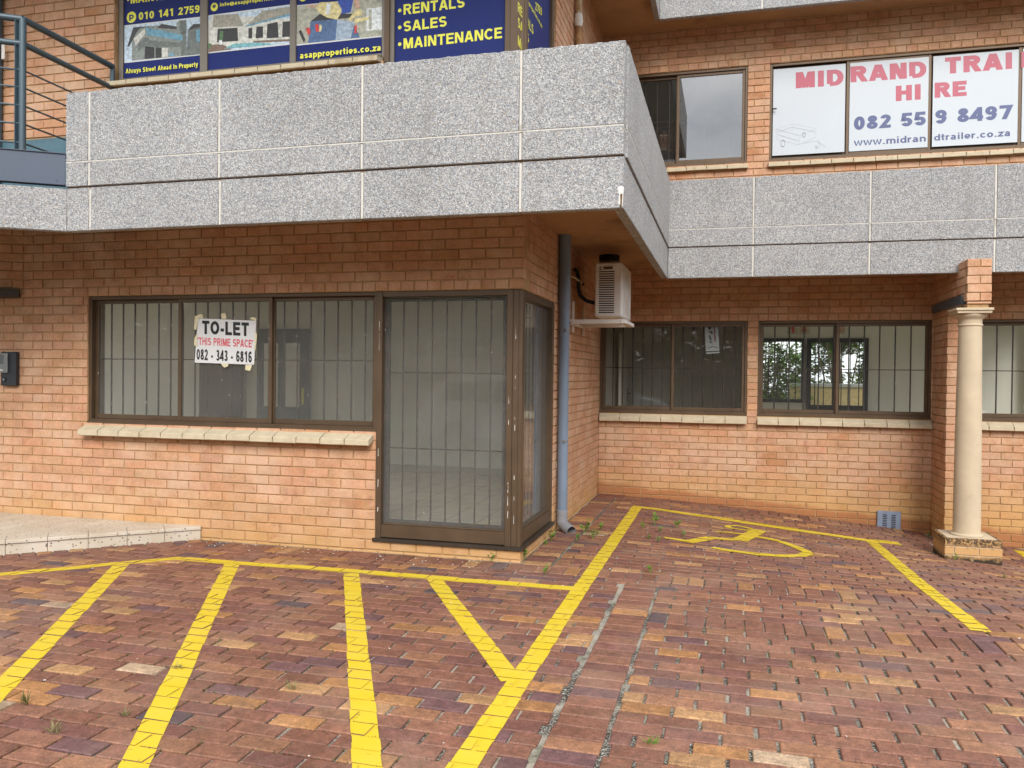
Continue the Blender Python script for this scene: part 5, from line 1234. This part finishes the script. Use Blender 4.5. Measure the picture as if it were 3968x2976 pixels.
# ---- strip poster hanging inside the left rear window
def z1_(x, y): return wY(2330+x/2.115, 1230+y/2.115, YB+.075)
s = Sign('strip_poster', 'narrow white advertising strip hanging inside the left rear window', 'poster', [z1_(858, 300), z1_(970, 292), z1_(955, 40), z1_(846, 42)], plain('greyish_paper', (.46, .48, .49), .6, bump=0), OUT, th=.002)  # one even pale grey for the paper
for P in ([(875,80),(885,70),(905,75),(895,105),(880,100)], [(880,115),(912,110),(912,140),(900,140),(900,125),(885,130)], [(880,140),(895,150),(905,185),(890,190)], [(885,195),(908,190),(912,212),(890,212)], [(925,70),(932,70),(938,195),(930,195)]): s.poly([z1_(*p) for p in P], 'blackp', 'print')
s.poly([z1_(*p) for p in ((920,70),(924,70),(930,202),(925,202))], 'red', 'print'); s.poly([z1_(*p) for p in ((868,250),(912,236),(955,246),(955,252),(912,242),(870,256))], 'blackp', 'print'); s.poly([z1_(*p) for p in ((858,288),(970,280),(970,272),(858,278))], 'blackp', 'print')
# ---- fire safety signs on the far inner wall
M['signcream'] = plain('sign_cream', (.60, .54, .36), .5, bump=0)
for i, (lab, x0) in enumerate((('cream sign with red fire extinguisher symbol above the black glazing', 2.63), ('cream sign with red arrow above the black glazing', 2.83), ('cream sign with red lettering above the black glazing door', 3.42))):
    s = Sign('safety_sign', lab, 'sign', [(x0, 8.985, 2.28), (x0+.17, 8.985, 2.28), (x0+.17, 8.985, 2.46), (x0, 8.985, 2.46)], 'signcream', OUT)
    if i == 0: s.poly([(x0+.07, 8.985, 2.30), (x0+.115, 8.985, 2.30), (x0+.115, 8.985, 2.41), (x0+.095, 8.985, 2.435), (x0+.07, 8.985, 2.41)], 'red'); s.poly([(x0+.05, 8.985, 2.37), (x0+.065, 8.985, 2.36), (x0+.09, 8.985, 2.435), (x0+.07, 8.985, 2.44)], 'red')
    if i == 1: s.poly([(x0+.085, 8.985, 2.295), (x0+.145, 8.985, 2.36), (x0+.025, 8.985, 2.36)], 'red'); s.poly([(x0+.06, 8.985, 2.36), (x0+.11, 8.985, 2.36), (x0+.11, 8.985, 2.44), (x0+.06, 8.985, 2.44)], 'red')
    if i == 2: s.text('EMER', (x0+.02, 8.985, 2.40), (x0+.16, 8.985, 2.40), (x0+.02, 8.985, 2.44), 'red'); s.text('EXIT', (x0+.05, 8.985, 2.31), (x0+.16, 8.985, 2.31), (x0+.05, 8.985, 2.37), 'red')

# ================================================================== PERSON behind the upper window
def person(loc, h):
    k = h/1.75; J = {}; E = []
    P = dict(pel=(0,0,.95,.15), bel=(0,0,1.10,.145), ch=(0,0,1.32,.16), nk=(0,-.005,1.49,.058), hd0=(0,-.015,1.56,.062), hd1=(0,-.02,1.64,.088), hd2=(0,-.012,1.70,.082),
      lsh=(.17,0,1.42,.062), lel=(.27,-.03,1.15,.048), lwr=(.22,-.20,1.00,.034), lha=(.19,-.27,.98,.032), rsh=(-.17,0,1.42,.062), rel=(-.27,-.03,1.15,.048), rwr=(-.22,-.20,1.00,.034), rha=(-.19,-.27,.98,.032),
      lhp=(.10,0,.88,.095), lkn=(.11,-.01,.50,.066), lan=(.11,.02,.09,.042), lto=(.12,-.15,.045,.035), rhp=(-.10,0,.88,.095), rkn=(-.11,-.01,.50,.066), ran=(-.11,.02,.09,.042), rto=(-.12,-.15,.045,.035))
    for f, xo in enumerate((-.024, -.008, .008, .024)):
        for sd, nm in ((1, 'l'), (-1, 'r')):
            P[f'{nm}f{f}a'] = (sd*.19+xo*.9, -.33, .975, .010); P[f'{nm}f{f}b'] = (sd*.185+xo, -.365-.006*(1-abs(f-1.5)), .955, .009)
            E += [(f'{nm}ha', f'{nm}f{f}a'), (f'{nm}f{f}a', f'{nm}f{f}b')]
    for sd, nm in ((1, 'l'), (-1, 'r')): P[nm+'th'] = (sd*.145, -.275, .965, .011); P[nm+'th2'] = (sd*.14, -.31, .95, .010); E += [(nm+'ha', nm+'th'), (nm+'th', nm+'th2')]
    E += [('pel','bel'),('bel','ch'),('ch','nk'),('nk','hd0'),('hd0','hd1'),('hd1','hd2'),('ch','lsh'),('lsh','lel'),('lel','lwr'),('lwr','lha'),('ch','rsh'),('rsh','rel'),('rel','rwr'),('rwr','rha'),('pel','lhp'),('lhp','lkn'),('lkn','lan'),('lan','lto'),('pel','rhp'),('rhp','rkn'),('rkn','ran'),('ran','rto')]
    names = list(P); me = bpy.data.meshes.new('body'); me.from_pydata([tuple(c*k for c in P[n][:3]) for n in names], [(names.index(a), names.index(b)) for a, b in E], [])
    o = bpy.data.objects.new('body', me); link(o); md = o.modifiers.new('s', 'SKIN'); sv_ = me.skin_vertices[0].data
    for i, n in enumerate(names): sv_[i].radius = (P[n][3]*k, P[n][3]*k*(.72 if n in ('ch', 'bel', 'pel') else 1))
    sv_[0].use_root = True; ss = o.modifiers.new('u', 'SUBSURF'); ss.levels = 2; ss.render_levels = 2
    bpy.context.view_layer.update(); m2 = bpy.data.meshes.new_from_object(o.evaluated_get(bpy.context.evaluated_depsgraph_get())); bpy.data.objects.remove(o)
    skin = plain('skin', (.16, .085, .055), .6, bump=0); cloth = plain('dark_clothes', (.012, .012, .016), .9); trou = plain('dark_trousers', (.02, .022, .03), .9)
    m2.materials.clear()
    for m in (skin, cloth, trou): m2.materials.append(m)
    for p in m2.polygons:
        c = p.center; p.use_smooth = True; p.material_index = 0
        if .92*k < c.z < 1.47*k and not (c.y < -.21*k): p.material_index = 1
        if c.z <= .92*k: p.material_index = 2
    t = thing('person', 'person in dark clothes standing inside the upper rear window', 'person', loc)
    b = bpy.data.objects.new('body', m2); link(b); b.parent = t
    hz = 1.66*k; g = G(); n = 14
    V = []; Fq = []
    for i in range(8):
        ph = math.pi*.5*i/7
        for j in range(n): a = 2*math.pi*j/n; rad = .098*k*math.cos(ph*.98); V.append((rad*math.cos(a)*.92, -.006*k+rad*math.sin(a)*1.05+.012*k, hz+.03*k+.085*k*math.sin(ph)-(.05*k if math.sin(a) > -.2 and i == 0 else 0)))
    for i in range(7):
        for j in range(n): Fq.append((i*n+j, i*n+(j+1) % n, (i+1)*n+(j+1) % n, (i+1)*n+j))
    Fq.append(tuple(7*n+j for j in range(n))); mesh_obj('hair', V, Fq, 'black', t, True)
    for sd in (-1, 1):
        mesh_obj('eye', [(sd*.03*k+.008*math.cos(a)*k, -.103*k, 1.655*k+.005*math.sin(a)*k) for a in np.linspace(0, 2*math.pi, 9)[:-1]], [tuple(range(8))], 'white', t)
        g = G().lathe((sd*.088*k, -.01*k, 1.63*k), [(.004, -.03), (.012, -.01), (.013, .015), (.004, .03)], 8); g.obj('ear', skin, t, True)
    G().add([(-.014*k, -.095*k, 1.60*k), (.014*k, -.095*k, 1.60*k), (0, -.122*k, 1.605*k), (0, -.10*k, 1.655*k)], [(0,1,2),(0,2,3),(2,1,3)]).obj('nose', skin, t)
    G().bbox((-.022*k, -.104*k, 1.570*k), (.022*k, -.094*k, 1.578*k), .003).obj('mouth', plain('lips', (.12, .04, .035), .6, bump=0), t)
hp = wY(2574, 501, 4.75); person((hp[0], 4.75, 3.0), (hp[2]-3.0)*1.75/1.765)

# ================================================================== PLANTS
M['leaf'] = leaf_mat('tree_leaf', (.045, .085, .018), (.10, .15, .03)); M['weed'] = leaf_mat('weed_leaf', (.13, .27, .03), (.22, .38, .06)); M['drygrass'] = leaf_mat('dry_grass', (.20, .19, .07), (.36, .30, .14))
M['bark'] = plain('bark', (.16, .12, .09), .9, var=.3, scale=8, bump=.6); M['moss'] = leaf_mat('moss_tuft', (.07, .085, .02), (.16, .15, .04))
def leaf_quad(g, P, d, up, L_, w):
    d = d.normalized(); sd = d.cross(up); sd = sd.normalized() if sd.length > 1e-4 else Vector((1,0,0)); n = sd.cross(d)
    g.add([P, P+d*L_*.45+sd*w+n*L_*.06, P+d*L_, P+d*L_*.45-sd*w+n*L_*.06], [(0,1,2,3)])
def weed(px, py, h, label, n=10, seed=0):
    r = random.Random(seed); P = gnd(px, py); base = (P[0], P[1], H(P[0], P[1])-.004)
    t = thing('weed', label, 'weed', base, 'weeds in the paving joints'); st_ = G(); lv = G()
    for i in range(max(3, n//3)):
        a = r.uniform(0, 6.28); tip = Vector(base)+Vector((math.cos(a)*h*.45*r.random(), math.sin(a)*h*.45*r.random(), h*r.uniform(.5, 1)))
        mid = Vector(base).lerp(tip, .5)+Vector((0,0,h*.1)); st_.tube([base, mid, tip], .0018, 5)
        for q in range(max(4, n//2)):
            b = r.uniform(0, 6.28); pp_ = Vector(base).lerp(tip, r.uniform(.35, 1)); leaf_quad(lv, pp_, Vector((math.cos(b), math.sin(b), r.uniform(.1, .8))), Vector((0,0,1)), h*r.uniform(.25, .5), h*r.uniform(.08, .16))
    st_.obj('stem', 'weed', t, base=base); lv.obj('leaves', 'weed', t, base=base)
W = 4.424
for i, (x, y, h, lab) in enumerate([(1900+1045/W, 1850+1095/W, .10, 'bright green weed at the foot of the corner window plinth'), (1900+940/W, 1850+1160/W, .05, 'small green weed along the side of the corner plinth'), (1900+1610/W, 1850+945/W, .075, 'leafy weed in the paving just beyond the drainpipe shoe'), (1900+1665/W, 1850+870/W, .075, 'leafy weed behind the one nearest the drainpipe shoe'), (1900+1490/W, 1850+1095/W, .06, 'low spreading weed in front of the drainpipe shoe'), (1900+1755/W, 1850+1055/W, .08, 'leafy weed between drainpipe and long yellow line'), (1900+1880/W, 1850+910/W, .08, 'tall weed standing close to the long yellow line'), (1900+1840/W, 1850+980/W, .05, 'tiny weed between two taller weeds near the yellow line'),
    (2536, 2035, .10, 'bushy weed at the corner of the disabled bay'), (2490, 2048, .07, 'small weed beside the bushy weed in the disabled bay'), (2622, 2045, .09, 'thin weed left of the wheelchair symbol'), (2560, 2062, .06, 'low weed under the wheelchair symbol foot'), (2650, 2080, .06, 'weed growing through the wheelchair symbol foot'), (2512, 2090, .05, 'little weed in the disabled bay near the dividing line'), (2552, 2100, .05, 'little weed below the wheelchair foot'),
    (2112, 2222, .06, 'weed tuft in the header row beside the corner plinth'), (1790, 2155, .07, 'grey-green weed at the foot of the tall corner window'), (1905, 2172, .06, 'weed with pale flowers at the foot of the tall window'), (2030, 2165, .09, 'weed at the corner of the brick plinth'), (2520, 2220, .06, 'weed tuft in the paving stripe'), (1155, 2098, .03, 'tiny weed at the foot of the brick wall'), (3595, 2085, .07, 'weed in the leaf litter beside the pier'), (3700, 2170, .05, 'weed at the foot of the column plinth')]):
    weed(x, y, h*1.25, lab, 11, i)
def tuft(px, py, h, label, seed, mat='drygrass', n=26):
    r = random.Random(seed); P = gnd(px, py); base = (P[0], P[1], H(P[0], P[1])-.004); g = G()
    for i in range(n):
        a = r.uniform(0, 6.28); d = Vector((math.cos(a)*r.uniform(.2, 1.0), math.sin(a)*r.uniform(.2, 1.0), r.uniform(.4, 1.0))); q = Vector(base)+Vector((r.uniform(-.02,.02), r.uniform(-.012,.012), 0))
        leaf_quad(g, q, d, Vector((0,0,1)), h*r.uniform(.5, 1.1), .0022)
    t = g.obj('grass_tuft', mat, base=base); t.location = base; tag(t, label, 'grass tuft', 'dry grass tufts in the paving joints')
for i, (x, y, h, m, lab) in enumerate([(215, 2840, .07, 'drygrass', 'pale dry grass tuft beside the second hatch bar'), (480, 2775, .05, 'drygrass', 'dry grass tuft touching the second hatch bar'), (1130, 2672, .06, 'drygrass', 'dry grass tuft beside the third hatch bar'), (2525, 2880, .05, 'weed', 'green tuft in the paving near the double joint'), (690, 2590, .05, 'drygrass', 'mossy tuft left of the second hatch bar'), (100, 2730, .08, 'moss', 'brownish green tuft close to the first hatch bar'), (3890, 2240, .07, 'drygrass', 'dry tuft in the paving in front of the column plinth')]): tuft(x, y, h, lab, 40+i, m)
# moss and fine growth in joints (uncountable): tiny blades seeded along joints of the paving
g = G(); r = random.Random(77); cand = [i for i in range(len(PAV)) if show(i) > 0]
def mossy(x, y): return math.sin(x*1.7+1.3)*math.sin(y*1.3+.4)+.5*math.sin(x*4.1)*math.cos(y*3.7)
for i in cand:
    p = PAV[i][0]; cx = PAVT[i][0]; cy = PAVT[i][1]; f = mossy(cx, cy)+(1.0 if (cx < -.5 and cy < -2.3) else 0)
    if f < .55: continue
    for e in range(len(p)):
        if r.random() > min(1, f*.6): continue
        a, b = p[e], p[(e+1) % len(p)]
        for q in range(r.randint(3, 9)):
            t_ = r.random(); x = a[0]+(b[0]-a[0])*t_; y = a[1]+(b[1]-a[1])*t_; x += (x-cx)*.03; y += (y-cy)*.05
            an = r.uniform(0, 6.28); leaf_quad(g, Vector((x, y, H(x, y)-.009)), Vector((math.cos(an)*.6, math.sin(an)*.6, 1)), Vector((0,0,1)), r.uniform(.006, .018), r.uniform(.0015, .004))
o = g.obj('joint_moss', 'moss'); o['kind'] = 'stuff'; tag(o, 'fine moss and seedlings growing along the paving joints', 'moss')
# white paint chips and litter crumbs scattered on the paving
g = G(); r = random.Random(9)
for i in range(150):
    x = r.uniform(-3.4, 4.2); y = r.uniform(-4, 3.6)
    if x < 0 and y > -.1: continue
    if r.random() < .45: x = r.uniform(-2.9, .0); y = -.08-abs(r.gauss(0, .12))
    sz = r.uniform(.003, .010); z = H(x, y)+.001; a0 = r.uniform(0, 6)
    g.prism([(x+sz*math.cos(a0+k*1.4)*r.uniform(.5, 1), y+sz*math.sin(a0+k*1.4)*r.uniform(.5, 1), z) for k in range(4)], (0, 0, .003))
o = g.obj('paint_chips', 'dirtw'); o['kind'] = 'stuff'; tag(o, 'scattered white paint chips and crumbs on the paving', 'litter')

# ================================================================== BEYOND: rear garden, and the street behind the viewer
def tree(loc, h, cr, label, seed, n=900, group='garden trees', squash=.9, trunk=None, lsz=.16, mat='leaf'):
    r = random.Random(seed); x, y, z = loc; th = trunk or h*.45
    t = thing('tree', label, 'tree', loc, group); g = G(); g.tube([(x, y, z-.2), (x+.1, y, z+th*.5), (x, y+.1, z+th)], [h*.035, h*.028, h*.02], 8)
    for i in range(6):
        a = i*1.05+r.random(); g.tube([(x, y+.1, z+th*.8), (x+math.cos(a)*cr*.4, y+math.sin(a)*cr*.4, z+th+cr*.4), (x+math.cos(a)*cr*.75, y+math.sin(a)*cr*.75, z+th+cr*.8)], [h*.015, h*.01, h*.004], 6)
    g.obj('trunk', 'bark', t, base=loc); g = G(); cl = []
    for i in range(26):
        a = r.uniform(0, 6.28); rr_ = cr*math.sqrt(r.random())*.8; cl.append(Vector((x+math.cos(a)*rr_, y+math.sin(a)*rr_, z+th+(h-th)*r.uniform(.05, .95)*(1-.4*rr_/cr))))
    for i in range(n):
        c = r.choice(cl); s_r = cr*.33; P = c+Vector((r.gauss(0, s_r*.5), r.gauss(0, s_r*.5), r.gauss(0, s_r*.45*squash))); an = r.uniform(0, 6.28)
        leaf_quad(g, P, Vector((math.cos(an), math.sin(an), r.uniform(-.7, .5))), Vector((0,0,1)), lsz*r.uniform(.6, 1.3), lsz*r.uniform(.2, .4))
    g.obj('crown', mat, t, base=loc)
M['leafy'] = leaf_mat('garden_leaf', (.09, .19, .04), (.24, .36, .07))
sheet('rear_lawn', -20, 30, 9.25, 60, -.1, 'grassm', 'lawn behind the building seen through the rear glazing')
def bush(loc, h, rx, ry, label, seed, n, lsz):
    r = random.Random(seed); x, y, z = loc; t = thing('garden_shrub', label, 'shrub', loc, 'garden shrubs behind the rear glazing'); g = G(); st_ = G()
    for i in range(9):
        a = r.uniform(0, 6.28); st_.tube([(x, y, z-.1), (x+math.cos(a)*rx*.3, y+math.sin(a)*ry*.3, z+h*.4), (x+math.cos(a)*rx*.6, y+math.sin(a)*ry*.6, z+h*.8)], [.03, .02, .008], 6)
    lobes = [(r.uniform(-.75, .75)*rx, r.uniform(-.7, .7)*ry, r.uniform(.12, .9)*h, r.uniform(.30, .52)*rx) for _ in range(16)]
    for i in range(n):
        lx, ly, lz, lr = r.choice(lobes); d = Vector((r.gauss(0, 1), r.gauss(0, 1), r.gauss(0, 1))).normalized()*lr*r.uniform(.55, 1.0)**.5
        an = r.uniform(0, 6.28); leaf_quad(g, Vector((x+lx, y+ly, z+max(.05, lz)))+d, Vector((math.cos(an), math.sin(an), r.uniform(-.8, .4))), Vector((0, 0, 1)), lsz*r.uniform(.6, 1.3), lsz*r.uniform(.28, .48))
    st_.obj('stems', 'bark', t, base=loc); g.obj('leaves', 'leafy', t, base=loc)
bush((2.35, 12.6, -.1), 3.1, 1.15, .6, 'leafy shrub filling the barred pane beside the glazed door', 1, 9500, .105)
bush((4.1, 13.6, -.1), 3.2, 1.25, .7, 'leafy shrub standing behind the yellow garden wall', 2, 9500, .115)
bush((5.9, 14.2, -.1), 2.9, 1.3, .8, 'taller shrub at the far end of the yellow garden wall', 3, 4200, .12)
tree((4.6, 19.0, -.1), 6.0, 2.2, 'loose tree rising over the garden shrubs', 3, 2600, lsz=.20, mat='leafy')
M['ywall'] = brick_mat('garden_wall_face', False)
t = thing('garden_wall', 'low yellow brick garden wall beyond the rear glazed door', 'wall', (5.0, 12.0, -.1)); wl = G().box((2.9, 12.0, -.2), (9, 12.22, 1.30)).obj('wall', plain('yellow_brick', (.60, .44, .22), .85, var=.2, scale=14, bump=.4), t, base=(5, 12, -.1)); G().bbox((2.86, 11.95, 1.30), (9.05, 12.27, 1.38), .01).obj('coping', 'kerb', t, base=(5, 12, -.1))
# street side, mirrored in the panes
for i, (x, y, h, cr, lab) in enumerate([(-7, -33, 9, 4.0, 'broad street tree far across the road from the bay'), (2, -35, 10, 4.4, 'tall street tree across the road facing the rear windows'), (11, -32, 8, 3.6, 'street tree across the road facing the column'), (-18, -31, 9, 4.2, 'street tree across the road beyond the entrance step'), (20, -35, 10, 4.4, 'street tree across the road far past the column')]): tree((x, y, -.06), h, cr, lab, 20+i, 1400, 'street trees across the road', lsz=.4)
g = G(); r = random.Random(123)
def belt(x0, y0, x1, y1, h, n):
    for i in range(n):
        t_ = r.random(); hh = h*(.78+.22*math.sin(t_*17)+.1*math.sin(t_*51)); P = Vector((x0+(x1-x0)*t_+r.gauss(0, .9), y0+(y1-y0)*t_+r.gauss(0, .9), r.uniform(0, 1)**.8*hh)); an = r.uniform(0, 6.28)
        leaf_quad(g, P, Vector((math.cos(an), math.sin(an), r.uniform(-.7, .5))), Vector((0,0,1)), r.uniform(.8, 1.9), r.uniform(.35, .75))
belt(-45, -38, 45, -38, 11, 17000); belt(-30, -38, -30, 6, 4, 2500); belt(36, -38, 36, 10, 10, 4500)  # unseen leaf screens added to cut low sky light and darken reflections
o = g.obj('light_screen_trees', 'leaf'); o['kind'] = 'stuff'; tag(o, 'dense unseen belt of trees added to block low sky light', 'trees')
struct(G().prism([(-40, -27, -.1), (-40, -36, -.1), (-40, -36, 2.4), (-40, -33, 2.2)], (80, 0, 0)).obj('embankment', 'soil'), 'bare earth embankment beyond the road')
M['fencep'] = plain('black_fence_paint', (.015, .016, .015), .5)
t = thing('palisade_fence', 'dark steel palisade fence along the yard edge across from the building', 'fence', (0, -12.6, -.05)); bs = (0, -12.6, -.05)
for z in (.35, 1.35): G().box((-16, -12.62, z), (16, -12.58, z+.045)).obj('rail', 'fencep', t, base=bs)
pme = None
for i in range(214):
    x = -16+i*.15
    if pme is None:
        o = G().box((-.02, -.012, 0), (.02, .012, 1.62)).add([(-.02,-.012,1.62),(.02,-.012,1.62),(.02,.012,1.62),(-.02,.012,1.62),(0,0,1.72)], [(0,1,4),(1,2,4),(2,3,4),(3,0,4)]).obj('pale', 'fencep', t); pme = o
    else: o = pme.copy(); link(o)
    o.parent = t; o.location = (x, .035, 0)
# parked hatchback behind the viewer, mirrored in the glass
def car(loc, rot, label, paint):
    t = thing('parked_car', label, 'car', loc, 'cars parked behind the viewer'); t.rotation_euler = (0, 0, rot)
    prof = [(-2.0,.32),(-2.06,.55),(-2.02,.80),(-1.90,.98),(-1.72,1.30),(-1.50,1.45),(-.6,1.51),(.25,1.46),(.65,1.25),(1.05,.98),(1.75,.86),(2.02,.68),(2.06,.45),(1.98,.30)]
    n = len(prof); V = []; Fq = []
    sec = [(-.80, 0.0), (-.84, .25), (-.84, .5), (-.80, .7)]
    ys_ = [-.84, -.80, -.55, 0, .55, .80, .84]
    for j, yy in enumerate(ys_):
        for (x, z) in prof:
            tw = 1-.22*max(0, (z-.85)/.65) ; e = .985 if abs(yy) > .82 else 1.0; V.append((x*e, yy*tw, z if abs(yy) < .82 else .3+(z-.3)*.97))
    m = len(ys_)
    for j in range(m-1):
        for i in range(n): Fq.append((j*n+i, j*n+(i+1) % n, (j+1)*n+(i+1) % n, (j+1)*n+i))
    Fq += [tuple(range(n-1, -1, -1)), tuple((m-1)*n+i for i in range(n))]
    b = mesh_obj('body', V, Fq, paint, t); auto_smooth(b, 32)
    gm = plain('car_glass', (.012, .014, .016), .08, bump=0)
    for sd in (-1, 1):
        for pts in ([(-1.62,1.02),(-1.48,1.34),(-.62,1.42),(-.62,1.0)], [(-.54,1.0),(-.54,1.42),(.18,1.38),(.52,1.20),(.86,.99)]):
            P = [(x, sd*(.84*(1-.22*max(0, (z-.85)/.65))+.006), z) for x, z in pts]; mesh_obj('side_window', P, [tuple(range(len(P)))], gm, t)
        for x in (-1.28, 1.30):
            ty = G().tube([(x, sd*.68, .31), (x, sd*.85, .31)], .31, 24).obj('wheel', 'black', t); auto_smooth(ty, 40); G().tube([(x, sd*.845, .31), (x, sd*.862, .31)], .19, 16).obj('rim', 'pvc_old', ty)
        G().bbox((1.82, sd*.45, .62), (2.03, sd*.76, .76), .03).obj('headlight', 'white', t); G().bbox((-2.02, sd*.55, .78), (-1.86, sd*.78, .98), .03).obj('tail_light', 'tredm', t); G().bbox((.62, sd*.86, .98), (.78, sd*1.0, 1.10), .02).obj('mirror', paint, t)
    mesh_obj('windscreen', [(.30,-.60,1.43),(.30,.60,1.43),(1.02,.70,1.0),(1.02,-.70,1.0)], [(0,1,2,3)], gm, t).location = (.03, 0, .02)
    mesh_obj('rear_window', [(-1.53,-.55,1.42),(-1.53,.55,1.42),(-1.86,.62,1.04),(-1.86,-.62,1.04)], [(3,2,1,0)], gm, t).location = (-.03, 0, .02)
M['tredm'] = plain('tail_light_red', (.35, .01, .01), .2, bump=0); M['carwhite'] = plain('white_car_paint', (.72, .72, .72), .2, var=.02, bump=0); M['carsilver'] = plain('silver_car_paint', (.42, .43, .45), .25, .4, var=.02, bump=0)
car((-2.1, -8.9, -.03), 0, 'white hatchback parked across the yard from the bay window', 'carwhite'); car((6.6, -8.8, -.1), R_(84), 'silver hatchback parked across the yard from the column', 'carsilver')
